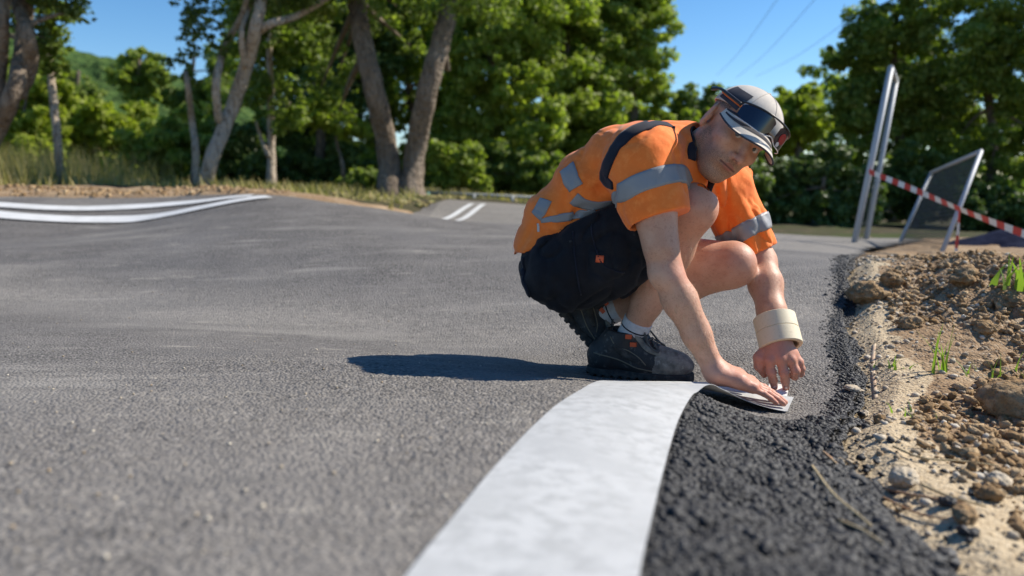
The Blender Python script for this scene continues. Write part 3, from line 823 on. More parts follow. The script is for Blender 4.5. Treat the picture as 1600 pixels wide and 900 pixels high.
tree('forked_tree', 'pale forked tree at the far left edge with thick twisting stems', 9.0,
     [[(-60, 330, 17), (-12, 215, 14), (22, 140, 12), (36, 60, 11), (44, -40, 11), (52, -140, 7)], [(24, 150, 14), (46, 100, 12), (42, 50, 10), (18, -20, 9), (5, -90, 6)], [(-12, 200, 10), (2, 110, 8), (6, 20, 8), (10, -60, 6)]],
     [(90, -10, 42), (125, 20, 26), (60, -70, 70), (-30, -40, 80), (140, -60, 50), (20, 30, 22, 0.6), (70, 60, 18), (-40, 60, 40, 1)], 7000, 0.05, 'leaf_dark', 'bark', 1, group=TG)
tree('young_tree', 'slender straight young tree near the left dry grass', 10.0, [[(96, 297, 6), (91, 230, 6), (84, 160, 6), (78, 95, 5), (74, 20, 3)]],
     [(78, 60, 30), (66, 95, 22), (95, 105, 18), (80, 20, 30)], 1500, 0.05, 'leaf', 'bark_pale', 2, group=TG)
tree('crooked_tree', 'crooked pale leaning tree with a bare branch reaching right', 10.0,
     [[(315, 308, 11), (330, 250, 11), (362, 170, 11), (388, 90, 10.5), (402, 30, 9), (420, -60, 7), (430, -140, 4)], [(398, 52, 7), (425, 36, 6), (465, 24, 5), (520, -10, 4), (560, -50, 2)],
      [(342, 190, 6), (338, 130, 6), (352, 70, 5), (378, 25, 5), (392, -30, 3)], [(382, 105, 5), (378, 50, 4), (395, 0, 3)]],
     [(318, 38, 34), (292, 82, 24), (300, 10, 30), (420, -50, 80), (350, -60, 60), (470, -40, 50), (345, 70, 20), (262, 100, 14)], 5200, 0.05, 'leaf_dark', 'bark_pale', 3, group=TG, limbs=False)
tree('thin_tree', 'thin wavy bare trunk just left of the crooked tree', 10.4, [[(301, 306, 6), (306, 240, 5.5), (300, 190, 5), (294, 140, 4.5), (290, 112, 3)]],
     [(292, 118, 12), (306, 130, 9)], 220, 0.045, 'leaf', 'bark_pale', 4, group=TG)
tree('slim_tree', 'slim pale trunk with a side branch right of the crooked tree', 13.0, [[(424, 303, 8), (424, 230, 6), (423, 150, 6), (420, 60, 4)], [(426, 210, 4), (440, 185, 3), (452, 160, 2)], [(420, 245, 4), (408, 215, 3), (400, 190, 2)]],
     [(430, 120, 46), (400, 60, 50), (470, 70, 55), (445, 180, 34), (390, 140, 34), (430, 0, 70)], 5500, 0.075, 'leaf', 'bark_pale', 5, group=TG)
tree('twin_trunk_tree', 'big tree forking into a V of two thick trunks near the ground', 11.0,
     [[(612, 318, 21), (604, 230, 17), (584, 140, 16), (566, 60, 15), (552, -30, 13), (540, -150, 9)], [(640, 318, 20), (648, 240, 17), (668, 140, 16), (690, 60, 15), (708, -20, 14), (725, -150, 9)], [(690, 70, 8), (700, 110, 4)]],
     [(500, 30, 55, 1.0), (530, 110, 48, 1.6), (620, 10, 60, 1.4), (640, 70, 30, 1.5), (560, -60, 110), (700, -70, 120), (760, -30, 70, 0.8), (480, -60, 90), (530, 175, 30, 1.5), (500, 140, 26, 1.6)], 15000, 0.062, 'leaf', 'bark', 6, group=TG)
def wood(label, name, Y, u0, blobs, n, size, leaf, seed, v0=312, cat='tree', r0=9):
    top = min(b[1] for b in blobs)
    return tree(name, label, Y, [[(u0, v0, r0), (u0 + 6, (v0 * 2 + top) / 3, r0 * 0.8), (u0 - 4, (v0 + 2 * top) / 3, r0 * 0.6), (u0 + 3, top, r0 * 0.25)]], blobs, n, size, leaf, 'bark', seed, cat, TG)
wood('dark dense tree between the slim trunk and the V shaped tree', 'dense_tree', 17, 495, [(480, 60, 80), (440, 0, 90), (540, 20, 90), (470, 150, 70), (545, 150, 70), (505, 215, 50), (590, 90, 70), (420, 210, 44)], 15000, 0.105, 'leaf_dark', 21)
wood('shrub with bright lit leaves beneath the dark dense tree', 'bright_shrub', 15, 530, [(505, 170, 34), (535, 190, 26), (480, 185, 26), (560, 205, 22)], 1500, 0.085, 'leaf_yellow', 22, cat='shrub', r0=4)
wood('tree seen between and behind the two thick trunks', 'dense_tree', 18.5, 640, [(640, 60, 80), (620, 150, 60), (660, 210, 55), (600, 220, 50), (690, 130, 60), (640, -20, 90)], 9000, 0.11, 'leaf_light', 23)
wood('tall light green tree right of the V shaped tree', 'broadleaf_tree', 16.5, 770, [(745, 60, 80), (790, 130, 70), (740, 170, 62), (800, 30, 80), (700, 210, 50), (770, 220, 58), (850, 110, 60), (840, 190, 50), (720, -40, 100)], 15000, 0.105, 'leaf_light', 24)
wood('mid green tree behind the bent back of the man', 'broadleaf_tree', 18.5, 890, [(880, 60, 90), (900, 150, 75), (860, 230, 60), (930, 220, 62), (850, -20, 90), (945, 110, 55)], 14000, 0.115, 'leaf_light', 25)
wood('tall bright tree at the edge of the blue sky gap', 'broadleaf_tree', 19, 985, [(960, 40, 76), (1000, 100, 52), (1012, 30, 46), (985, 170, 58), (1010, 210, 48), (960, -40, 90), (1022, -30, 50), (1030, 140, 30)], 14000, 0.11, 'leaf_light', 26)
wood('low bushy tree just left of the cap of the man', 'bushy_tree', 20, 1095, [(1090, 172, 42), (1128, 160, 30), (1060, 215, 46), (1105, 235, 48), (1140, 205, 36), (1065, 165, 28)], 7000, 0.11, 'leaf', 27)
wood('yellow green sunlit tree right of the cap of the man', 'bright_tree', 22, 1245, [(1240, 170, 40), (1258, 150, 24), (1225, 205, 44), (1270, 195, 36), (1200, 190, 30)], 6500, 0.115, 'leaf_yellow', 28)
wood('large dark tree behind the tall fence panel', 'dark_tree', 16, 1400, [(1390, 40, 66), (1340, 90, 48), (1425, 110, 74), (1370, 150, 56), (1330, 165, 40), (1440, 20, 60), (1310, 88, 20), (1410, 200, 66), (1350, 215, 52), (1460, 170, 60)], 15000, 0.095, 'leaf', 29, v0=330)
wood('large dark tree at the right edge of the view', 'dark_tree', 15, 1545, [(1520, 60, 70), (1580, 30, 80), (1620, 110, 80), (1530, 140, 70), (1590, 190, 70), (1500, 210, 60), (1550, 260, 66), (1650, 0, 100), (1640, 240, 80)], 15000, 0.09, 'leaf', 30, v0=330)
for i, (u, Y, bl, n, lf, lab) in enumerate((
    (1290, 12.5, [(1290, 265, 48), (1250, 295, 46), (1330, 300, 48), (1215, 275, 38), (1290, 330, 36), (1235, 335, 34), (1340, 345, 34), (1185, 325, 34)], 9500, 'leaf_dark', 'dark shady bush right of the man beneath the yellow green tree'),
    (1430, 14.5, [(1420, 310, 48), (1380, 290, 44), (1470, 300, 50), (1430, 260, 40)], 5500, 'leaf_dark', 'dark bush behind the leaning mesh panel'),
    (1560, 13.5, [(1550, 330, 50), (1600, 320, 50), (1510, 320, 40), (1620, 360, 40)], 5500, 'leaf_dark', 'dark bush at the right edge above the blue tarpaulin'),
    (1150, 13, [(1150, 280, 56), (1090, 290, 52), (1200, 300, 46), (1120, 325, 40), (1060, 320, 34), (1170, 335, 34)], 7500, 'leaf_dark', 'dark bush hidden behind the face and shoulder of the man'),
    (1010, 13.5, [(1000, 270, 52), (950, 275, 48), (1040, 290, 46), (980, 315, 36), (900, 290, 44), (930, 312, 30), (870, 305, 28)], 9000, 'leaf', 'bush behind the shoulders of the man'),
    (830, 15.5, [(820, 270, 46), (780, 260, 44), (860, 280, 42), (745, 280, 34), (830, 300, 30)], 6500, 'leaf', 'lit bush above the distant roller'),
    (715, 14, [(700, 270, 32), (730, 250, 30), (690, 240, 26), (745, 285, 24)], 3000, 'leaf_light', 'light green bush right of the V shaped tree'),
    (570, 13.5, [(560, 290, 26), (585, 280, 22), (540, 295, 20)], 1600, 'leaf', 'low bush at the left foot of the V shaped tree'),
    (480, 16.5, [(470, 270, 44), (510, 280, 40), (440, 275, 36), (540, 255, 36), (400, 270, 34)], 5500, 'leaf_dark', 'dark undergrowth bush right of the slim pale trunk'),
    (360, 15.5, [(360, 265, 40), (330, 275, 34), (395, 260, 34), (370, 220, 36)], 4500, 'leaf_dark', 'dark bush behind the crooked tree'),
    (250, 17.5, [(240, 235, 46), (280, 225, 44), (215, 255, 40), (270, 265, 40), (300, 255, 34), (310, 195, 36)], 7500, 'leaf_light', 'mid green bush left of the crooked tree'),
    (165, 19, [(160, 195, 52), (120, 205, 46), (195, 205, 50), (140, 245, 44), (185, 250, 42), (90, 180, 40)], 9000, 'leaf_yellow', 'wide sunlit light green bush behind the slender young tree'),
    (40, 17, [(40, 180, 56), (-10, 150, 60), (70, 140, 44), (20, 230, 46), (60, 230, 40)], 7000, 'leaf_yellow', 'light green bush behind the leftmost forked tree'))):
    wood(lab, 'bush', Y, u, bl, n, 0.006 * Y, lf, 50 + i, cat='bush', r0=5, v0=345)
wood('small round light green tree against the hill and the sky', 'broadleaf_tree', 26, 215, [(208, 105, 30), (228, 95, 26), (190, 120, 22), (250, 118, 22), (215, 140, 34)], 5000, 0.12, 'leaf_light', 41)
wood('dim tree in front of the hill behind the light bush', 'broadleaf_tree', 30, 300, [(300, 165, 34), (270, 150, 22), (330, 150, 32), (360, 130, 40), (350, 90, 30)], 6000, 0.14, 'leaf', 42)
wood('hazy tree row rising at the left below the hill', 'broadleaf_tree', 32, 120, [(110, 130, 26), (80, 120, 30), (140, 145, 24), (50, 110, 30)], 4500, 0.15, 'leaf', 43)
# the wood farther back reads as one mass
r = np.random.default_rng(5)
bl = [(P(u, v, 27 + r.uniform(-2, 2)), rr * 27 / F_PX) for u, v, rr in
      [(u, v + r.uniform(-20, 20), r.uniform(45, 70)) for u in range(380, 1030, 55) for v in (80, 160, 240, 300)] +
      [(u, v + r.uniform(-15, 15), r.uniform(40, 55)) for u in range(1040, 1300, 50) for v in (240, 300)] +
      [(u, v + r.uniform(-15, 15), r.uniform(50, 65)) for u in range(1310, 2700, 60) for v in (100, 170, 240, 310)] +
      [(u, v + r.uniform(-12, 12), r.uniform(36, 50)) for u in range(-900, 380, 55) for v in (235, 290)]]
tag(obj('far_wood', leaf_mesh('far_wood', bl, 75000, 0.2, 77), M['leaf']), 'dark mass of woodland behind all the single trees', 'wood', kind='stuff')

# ------------------------------------------------------------------ site things on the right and far behind
def fence_panel(name, label, c, rod, nv, nh, group):
    """c: corner points bottom-near, top-near, top-far, bottom-far"""
    root = empty(name, c[0], label, 'fence panel', group)
    bn, tn, tf, bf = c
    for nm, a, b in (('post', bn, tn), ('post', bf, tf), ('top_rail', tn, tf), ('bottom_rail', bn + (tn - bn) * 0.03, bf + (tf - bf) * 0.03)):
        v_, f_ = tube([a, (a + b) / 2, b], rod, 10); part(nm, mesh_np(nm, v_, f_), M['galv'], root)
    for i in range(1, nv):
        t = i / nv; v_, f_ = tube([bn + (bf - bn) * t, tn + (tf - tn) * t], 0.0022, 4, False)
        part('wire', mesh_np('wire', v_, f_), M['wire'], root)
    for i in range(1, nh):
        t = i / nh; v_, f_ = tube([bn + (tn - bn) * t, bf + (tf - bf) * t], 0.0022, 4, False)
        part('wire', mesh_np('wire', v_, f_), M['wire'], root)
    return root
FG = 'mobile fence panels beyond the dirt bank'
fence_panel('mobile_fence_panel', 'tall galvanised mobile fence panel seen almost edge on', [P(1328, 412, 7.0), P(1392, 106, 7.0), P(1400, 126, 8.4), P(1349, 398, 8.4)], 0.028, 9, 5, FG)
pn = fence_panel('mobile_fence_panel', 'leaning mesh fence panel behind the red and white tape', [P(1462, 420, 6.0), P(1533, 236, 6.3), P(1455, 270, 7.9), P(1395, 404, 7.6)], 0.018, 44, 24, FG)
# red and white barrier tape
def barrier(pts, w, seg, root, phase=0):
    c = np.array(bez(pts, 24))
    L = np.concatenate([[0], np.cumsum(np.linalg.norm(np.diff(c, axis=0), axis=1))])
    n = int(L[-1] / seg)
    for i in range(n):
        s0, s1 = L[-1] * i / n, L[-1] * (i + 1) / n
        a = np.array([np.interp(s0, L, c[:, k]) for k in range(3)]); b = np.array([np.interp(s1, L, c[:, k]) for k in range(3)])
        def side(s):
            an = 1.35 + 0.25 * math.sin(s * 3.1)
            t = nrm(b - a); h = nrm(np.cross(t, (0, 0, 1))) if abs(t[2]) < 0.95 else np.array([1.0, 0, 0]); up = np.cross(h, t)
            return (math.sin(an) * up + math.cos(an) * h) * w / 2
        nm = ('red_stripe', 'white_stripe')[i % 2]
        part(nm, mesh_np(nm, [a - side(s0), a + side(s0), b + side(s1), b - side(s1)], [(0, 1, 2, 3)], False), M[('red', 'white_film')[i % 2]], root)
bt = empty('barrier_tape', P(1358, 268, 6.96), 'red and white barrier tape stretched from the tall fence panel', 'barrier tape')
barrier([P(1358, 268, 6.96), P(1430, 297, 6.2), P(1510, 331, 5.4), P(1610, 369, 4.6), P(1720, 408, 4.0)], 0.05, 0.1, bt)
bt2 = empty('barrier_tape', P(1493, 405, 5.95), 'short red and white tape tail hanging beside the leaning panel', 'barrier tape')
barrier([P(1499, 328, 5.9), P(1497, 360, 5.93), P(1492, 408, 5.95)], 0.045, 0.09, bt2)
# blue tarpaulin heap
gx, gy = np.meshgrid(np.linspace(4.05, 7.6, 60), np.linspace(5.6, 8.2, 40))
hgt = 0.2 * np.exp(-((gy - 6.9) / 0.6) ** 2) * np.clip((gx - 4.1) / 0.5, 0, 1) ** 0.6 + 0.05 * noise2(gx, gy, 0.4, 5) + 0.03 * noise2(gx, gy, 0.15, 6)
gz = np.maximum(T(gx, gy) - 0.02, T(gx, gy) + hgt - 0.06)
tag(obj('tarpaulin_heap', mesh_np('tarpaulin_heap', np.stack([gx, gy, gz], -1).reshape(-1, 3), grid_faces(60, 40)), M['tarp']), 'dark blue tarpaulin over a heap behind the dirt bank', 'tarpaulin')
# low barrier beyond the distant roller
gr = empty('low_guard_rail', P(740, 322, 12.2), 'low grey rail with posts beyond the distant roller', 'rail')
for u in (668, 740, 800, 860, 920):
    v_, f_ = tube([P(u, 330, 12.2), P(u, 300 + (u - 668) * 0.045, 12.2)], 0.045 if u > 668 else 0.05, 8); part('post', mesh_np('post', v_, f_), M['greenpost'] if u == 668 else M['grey_post'], gr)
for dv in (0, 11):
    v_, f_ = tube([P(668, 301 + dv, 12.2), P(740, 304 + dv, 12.2), P(920, 313 + dv, 12.2)], 0.025, 8); part('rail', mesh_np('rail', v_, f_), M['grey_post'], gr)
# overhead cables
for i, (a, b) in enumerate((((1228, -20), (1120, 118)), ((1290, -20), (1150, 122)), ((1370, 0), (1180, 120)))):
    A, B = P(*a, 60), P(*b, 110)
    v_, f_ = tube(bez([A, (A + B) / 2 - np.array([0, 0, 0.6]), B], 10), 0.022, 5)
    tag(obj('overhead_cable', mesh_np('overhead_cable', v_, f_), M['cable']), ('leftmost', 'middle', 'rightmost')[i] + ' of three thin overhead cables in the sky gap', 'cable', 'overhead cables')
# ================================================================== the man: signed-distance modelling
class Field:
    """a distance field on a grid; primitives blend into it; mesh() extracts the surface"""
    def __init__(s, lo, hi, h):
        s.h = h; s.lo = np.asarray(lo, float)
        s.n = np.ceil((np.asarray(hi, float) - s.lo) / h).astype(int) + 1
        s.ax = [(s.lo[i] + h * np.arange(s.n[i])).astype(np.float32) for i in range(3)]
        s.F = np.full(s.n, 0.12, np.float32)
    def _sl(s, lo, hi):
        a = np.clip(np.floor((lo - s.lo) / s.h).astype(int), 0, s.n)
        b = np.clip(np.ceil((hi - s.lo) / s.h).astype(int) + 1, 0, s.n)
        return tuple(slice(int(x), int(y)) for x, y in zip(a, b))
    def _pts(s, sl):
        return np.stack(np.meshgrid(s.ax[0][sl[0]], s.ax[1][sl[1]], s.ax[2][sl[2]], indexing='ij'), -1)
    def _blend(s, sl, d, k, op):
        A = s.F[sl]
        if op == 'sub': d2, A2, sg = -d, A, -1
        if op == 'add':
            h = np.clip(0.5 + 0.5 * (A - d) / k, 0, 1); s.F[sl] = A * (1 - h) + d * h - k * h * (1 - h)
        elif op == 'sub':
            h = np.clip(0.5 - 0.5 * (A + d) / k, 0, 1); s.F[sl] = A * (1 - h) - d * h + k * h * (1 - h)
        elif op == 'cut':
            s.F[sl] = np.maximum(A, d)
    def cone(s, a, b, ra, rb, k=0.012, op='add', m=0.07):
        a, b = np.asarray(a, float), np.asarray(b, float)
        r = max(ra, rb) + m
        sl = s._sl(np.minimum(a, b) - r, np.maximum(a, b) + r)
        p = s._pts(sl)
        if p.size == 0: return s
        ba = (b - a).astype(np.float32); q = p - a.astype(np.float32)
        t = np.clip((q @ ba) / max(float(ba @ ba), 1e-9), 0, 1)
        d = np.sqrt(((q - t[..., None] * ba) ** 2).sum(-1)) - (ra + (rb - ra) * t)
        s._blend(sl, d.astype(np.float32), k, op); return s
    def chain(s, pts, rad, k=0.012, op='add'):
        for i in range(len(pts) - 1): s.cone(pts[i], pts[i + 1], rad[i], rad[i + 1], k, op)
        return s
    def ell(s, c, axes, r, k=0.012, op='add', m=0.07):
        c = np.asarray(c, float); R = np.array([nrm(a) for a in axes], np.float32); r = np.asarray(r, np.float32)
        ext = max(r) + m
        sl = s._sl(c - ext, c + ext)
        p = s._pts(sl) - c.astype(np.float32)
        if p.size == 0: return s
        q = p @ R.T
        k0 = np.sqrt(((q / r) ** 2).sum(-1)); k1 = np.sqrt(((q / (r * r)) ** 2).sum(-1)) + 1e-9
        d = k0 * (k0 - 1) / k1
        s._blend(sl, d.astype(np.float32), k, op); return s
    def box(s, c, axes, half, rr=0.005, k=0.008, op='add', m=0.06):
        c = np.asarray(c, float); R = np.array([nrm(a) for a in axes], np.float32); half = np.asarray(half, np.float32) - rr
        ext = float(np.linalg.norm(half)) + m
        sl = s._sl(c - ext, c + ext)
        q = np.abs((s._pts(sl) - c.astype(np.float32)) @ R.T) - half
        d = np.sqrt((np.maximum(q, 0) ** 2).sum(-1)) + np.minimum(q.max(-1), 0) - rr
        s._blend(sl, d.astype(np.float32), k, op); return s
    def plane(s, p, n, lo=None, hi=None, op='cut'):
        """keep the side where (x-p).n < 0"""
        n = nrm(n).astype(np.float32)
        sl = tuple(slice(0, int(x)) for x in s.n) if lo is None else s._sl(np.asarray(lo), np.asarray(hi))
        d = (s._pts(sl) - np.asarray(p, np.float32)) @ n
        s._blend(sl, d, 0.001, op); return s
    def warp(s, fn):
        p = s._pts(tuple(slice(0, int(x)) for x in s.n))
        band = np.abs(s.F) < 0.035
        d = np.zeros_like(s.F); d[band] = fn(p[band])
        s.F = s.F + d; return s
    def at(s, p):
        q = (np.asarray(p, float) - s.lo) / s.h
        q = np.clip(q, 0, s.n - 1.001)
        i = np.floor(q).astype(int); f = q - i
        out = 0
        for dx in (0, 1):
            for dy in (0, 1):
                for dz_ in (0, 1):
                    w = (f[..., 0] if dx else 1 - f[..., 0]) * (f[..., 1] if dy else 1 - f[..., 1]) * (f[..., 2] if dz_ else 1 - f[..., 2])
                    out = out + w * s.F[i[..., 0] + dx, i[..., 1] + dy, i[..., 2] + dz_]
        return out
    def grad(s, p, e=0.004):
        p = np.asarray(p, float)
        g = np.stack([s.at(p + e * np.eye(3)[i]) - s.at(p - e * np.eye(3)[i]) for i in range(3)], -1)
        return g / (np.linalg.norm(g, axis=-1, keepdims=True) + 1e-9)
    def snap(s, p, off=0.0, it=6):
        p = np.asarray(p, float).copy()
        for _ in range(it):
            p = p - 0.85 * (s.at(p)[..., None] - off) * s.grad(p)
        return p
    def ray(s, u, v, y0, y1, n=400):
        ys_ = np.linspace(y0, y1, n)
        a, b = P(u, v, 1.0), P(u, v, 2.0)
        p = a[None] + (b - a)[None] * (ys_[:, None] - 1.0)
        d = s.at(p)
        i = np.where(d <= 0.0)[0]
        return p[i[0]] if len(i) else p[int(np.argmin(d))]
    def mesh(s, name, smooth_it=2, fn=None):
        F = s.F; neg = F < 0
        n = s.n
        cnt = np.zeros(n - 1, np.int8); acc = np.zeros((*(n - 1), 3), np.float32)
        c8 = [neg[x:n[0] - 1 + x, y:n[1] - 1 + y, z:n[2] - 1 + z] for x in (0, 1) for y in (0, 1) for z in (0, 1)]
        sm = sum(c.astype(np.int8) for c in c8)
        act = (sm > 0) & (sm < 8)
        idx = np.argwhere(act)
        vid = np.full(n - 1, -1, np.int32); vid[act] = np.arange(len(idx))
        pos = np.zeros((len(idx), 3)); num = np.zeros(len(idx))
        cor = [(x, y, z) for x in (0, 1) for y in (0, 1) for z in (0, 1)]
        for a in cor:
            for k in range(3):
                if a[k] == 0:
                    b = list(a); b[k] = 1
                    fa = F[idx[:, 0] + a[0], idx[:, 1] + a[1], idx[:, 2] + a[2]]; fb = F[idx[:, 0] + b[0], idx[:, 1] + b[1], idx[:, 2] + b[2]]
                    m = (fa < 0) != (fb < 0)
                    t = np.where(m, fa / np.where(m, fa - fb, 1), 0)
                    q = np.tile(np.array(a, float), (len(idx), 1)); q[:, k] = t
                    pos[m] += q[m]; num[m] += 1
        pos = (idx + pos / num[:, None]) * s.h + s.lo
        faces = []
        for k in range(3):
            i, j = (k + 1) % 3, (k + 2) % 3
            A = [slice(1, -1)] * 3; A[k] = slice(0, n[k] - 1); B = list(A); B[k] = slice(1, n[k])
            fa, fb = neg[tuple(A)], neg[tuple(B)]
            for flip, msk in ((False, fa & ~fb), (True, ~fa & fb)):
                e = np.argwhere(msk)
                if not len(e): continue
                o = np.ones(3, int); o[k] = 0
                e = e + o
                def cell(di, dj):
                    q = e.copy(); q[:, i] -= di; q[:, j] -= dj
                    return vid[q[:, 0], q[:, 1], q[:, 2]]
                qd = np.stack([cell(1, 1), cell(0, 1), cell(0, 0), cell(1, 0)], -1)
                faces.append(qd[:, ::-1] if flip else qd)
        faces = np.concatenate(faces); faces = faces[(faces >= 0).all(1)]
        for _ in range(smooth_it):
            a = np.zeros_like(pos); c = np.zeros(len(pos))
            for x, y in ((0, 1), (1, 2), (2, 3), (3, 0)):
                np.add.at(a, faces[:, x], pos[faces[:, y]]); np.add.at(c, faces[:, x], 1)
                np.add.at(a, faces[:, y], pos[faces[:, x]]); np.add.at(c, faces[:, y], 1)
            pos = pos * 0.5 + 0.5 * a / np.maximum(c, 1)[:, None]
        if fn: pos, faces = fn(pos, faces)
        return pos, faces
def strip_on(field, pts, width, off=0.0015, thick=0.0015, across=4, n=8, closed=False):
    """a band of cloth laid on a surface along points"""
    if closed:
        pts = list(pts); c = np.array(bez(pts + [pts[0]], n))
    else: c = np.array(bez(pts, n)) if len(pts) > 2 else np.linspace(pts[0], pts[1], 12)
    c = field.snap(c, off)
    t = np.gradient(c, axis=0)
    if closed: t[0] = t[-1] = c[1] - c[-2]
    t /= np.linalg.norm(t, axis=1, keepdims=True) + 1e-12
    nn = field.grad(c)
    sd = np.cross(nn, t); sd /= np.linalg.norm(sd, axis=1, keepdims=True) + 1e-12
    w = np.broadcast_to(np.asarray(width, float), (len(c),)) if np.ndim(width) == 0 else np.interp(np.linspace(0, 1, len(c)), np.linspace(0, 1, len(width)), width)
    rows = []
    for k in range(across + 1):
        q = c + sd * ((k / across - 0.5) * w)[:, None]
        rows.append(field.snap(q, off))
    A = np.stack(rows, 1)
    G = field.grad(A.reshape(-1, 3)).reshape(A.shape)
    top = A + G * thick; bot = A - G * 0.002
    W = across + 1; m = len(c)
    V = np.concatenate([top.reshape(-1, 3), bot.reshape(-1, 3)]); o = m * W
    Fc = []
    for i in range(m - 1):
        for k in range(across):
            a = i * W + k
            Fc.append((a, a + 1, a + W + 1, a + W))
        a = i * W; Fc.append((a, a + W, o + a + W, o + a))
        a = i * W + across; Fc.append((a, o + a, o + a + W, a + W))
    for k in range(across):
        Fc.append((k, o + k, o + k + 1, k + 1)); a = (m - 1) * W + k; Fc.append((a, a + 1, o + a + 1, o + a))
    return V, Fc
def patch_on(field, poly, y0, y1, off=0.001, thick=0.0015, n=16):
    """a sewn panel: polygon corners given as photo positions, laid on the surface"""
    raise NotImplementedError

# ------------------------------------------------------------------ materials of the man
M['skin'] = material('skin', (0.53, 0.285, 0.185), 0.52, 0.4, noise=[(38, 4, (0.47, 0.225, 0.14), 0.45, 0.7), (9, 3, (0.56, 0.315, 0.21), 0.4, 0.7), (260, 2, (0.40, 0.20, 0.13), 0.58, 0.72), (110, 3, (0.42, 0.20, 0.125), 0.56, 0.74), (18, 3, (0.58, 0.34, 0.235), 0.5, 0.75)], bump=[('noise', 420, 0.25, 0.0014), ('noise', 130, 0.2, 0.002), ('noise', 45, 0.2, 0.004)], sss=0.12)
M['stubble'] = material('stubble skin', (0.40, 0.245, 0.175), 0.55, 0.35, noise=[(700, 2, (0.19, 0.12, 0.085), 0.48, 0.62), (30, 3, (0.47, 0.28, 0.2), 0.45, 0.7)], bump=[('noise', 700, 0.25, 0.001)], sss=0.1)
M['nail'] = material('fingernail', (0.66, 0.42, 0.34), 0.3, 0.5, noise=[(200, 3, (0.7, 0.48, 0.4), 0.45, 0.7)])
M['fuzz'] = material('fair body hair', (0.42, 0.27, 0.14), 0.45, 0.5)
M['lip'] = material('lips', (0.42, 0.175, 0.14), 0.45, 0.4, noise=[(180, 3, (0.36, 0.14, 0.11), 0.45, 0.7)], sss=0.1)
M['orange'] = material('fluorescent orange cloth', (0.93, 0.215, 0.035), 0.8, 0.2, noise=[(7, 4, (0.82, 0.17, 0.028), 0.45, 0.75), (60, 3, (0.95, 0.25, 0.05), 0.5, 0.7)], bump=[('noise', 900, 0.12, 0.0006), ('noise', 14, 0.25, 0.010), ('noise', 38, 0.3, 0.006)], sheen=0.15)
M['navy'] = material('navy cloth', (0.012, 0.013, 0.022), 0.85, 0.2, noise=[(20, 4, (0.02, 0.021, 0.032), 0.45, 0.75)], bump=[('noise', 800, 0.12, 0.0006)], sheen=0.1)
M['shorts'] = material('black work shorts', (0.010, 0.010, 0.013), 0.85, 0.2, noise=[(12, 5, (0.022, 0.022, 0.026), 0.5, 0.8), (70, 3, (0.06, 0.058, 0.055), 0.68, 0.85)], bump=[('noise', 900, 0.15, 0.0006), ('noise', 25, 0.3, 0.006)], sheen=0.05)
M['silver'] = material('reflective silver tape', (0.27, 0.27, 0.275), 0.5, 0.4, metallic=0.0, noise=[(12, 4, (0.22, 0.22, 0.225), 0.4, 0.75)], bump=[('noise', 700, 0.1, 0.0005), ('noise', 20, 0.2, 0.005)])
M['cap'] = material('washed grey cap cloth', (0.56, 0.51, 0.45), 0.9, 0.15, noise=[(25, 4, (0.46, 0.42, 0.375), 0.42, 0.7), (300, 2, (0.46, 0.43, 0.39), 0.55, 0.7)], bump=[('noise', 900, 0.2, 0.0008)])
M['cap_dark'] = material('dark grey cap panel', (0.05, 0.05, 0.062), 0.9, 0.15, noise=[(25, 4, (0.075, 0.072, 0.08), 0.42, 0.7)], bump=[('noise', 900, 0.2, 0.0008)])
M['black'] = material('black plastic', (0.012, 0.012, 0.013), 0.35, 0.5)
M['lens'] = material('dark mirrored lens', (0.010, 0.012, 0.028), 0.06, 0.9)
M['lens_print'] = material('red lens print', (0.32, 0.025, 0.03), 0.15, 0.8)
M['pale_print'] = material('pale lens print', (0.6, 0.58, 0.58), 0.15, 0.8)
M['orange_trim'] = material('orange trim', (0.65, 0.16, 0.03), 0.6, 0.3)
M['boot'] = material('dusty black leather', (0.026, 0.025, 0.025), 0.62, 0.4, noise=[(18, 5, (0.06, 0.056, 0.052), 0.45, 0.75), (60, 4, (0.21, 0.195, 0.17), 0.58, 0.8)], bump=[('noise', 300, 0.25, 0.0015), ('noise', 45, 0.3, 0.004)])
M['toe'] = material('scuffed toe cap', (0.25, 0.232, 0.195), 0.85, 0.2, noise=[(40, 5, (0.12, 0.112, 0.098), 0.42, 0.66), (110, 4, (0.38, 0.35, 0.30), 0.58, 0.75)], bump=[('noise', 200, 0.45, 0.002)])
M['sole'] = material('rubber sole', (0.04, 0.037, 0.034), 0.85, 0.2, noise=[(50, 4, (0.09, 0.083, 0.072), 0.45, 0.7)], bump=[('noise', 120, 0.3, 0.003)])
M['lace'] = material('black lace', (0.09, 0.086, 0.08), 0.85, 0.2, noise=[(200, 3, (0.14, 0.13, 0.12), 0.5, 0.7)])
M['hook'] = material('orange lace hook', (0.62, 0.10, 0.03), 0.5, 0.4)
M['seam'] = material('tan seam', (0.20, 0.17, 0.12), 0.85, 0.2)
M['sock'] = material('grey white knitted sock', (0.60, 0.59, 0.60), 0.95, 0.1, noise=[(90, 3, (0.5, 0.49, 0.5), 0.45, 0.7)], bump=[('wave', 260, 0.35, 0.0012)])
M['cream'] = material('cream masking tape', (0.70, 0.60, 0.42), 0.6, 0.3, noise=[(9, 4, (0.74, 0.66, 0.49), 0.45, 0.7), (200, 2, (0.64, 0.54, 0.37), 0.56, 0.7)], bump=[('noise', 300, 0.15, 0.0008)])
M['core'] = material('cardboard core', (0.45, 0.33, 0.2), 0.85, 0.2)
M['eyewhite'] = material('eye white', (0.62, 0.57, 0.53), 0.25, 0.5)
M['iris'] = material('iris', (0.06, 0.07, 0.07), 0.2, 0.5)
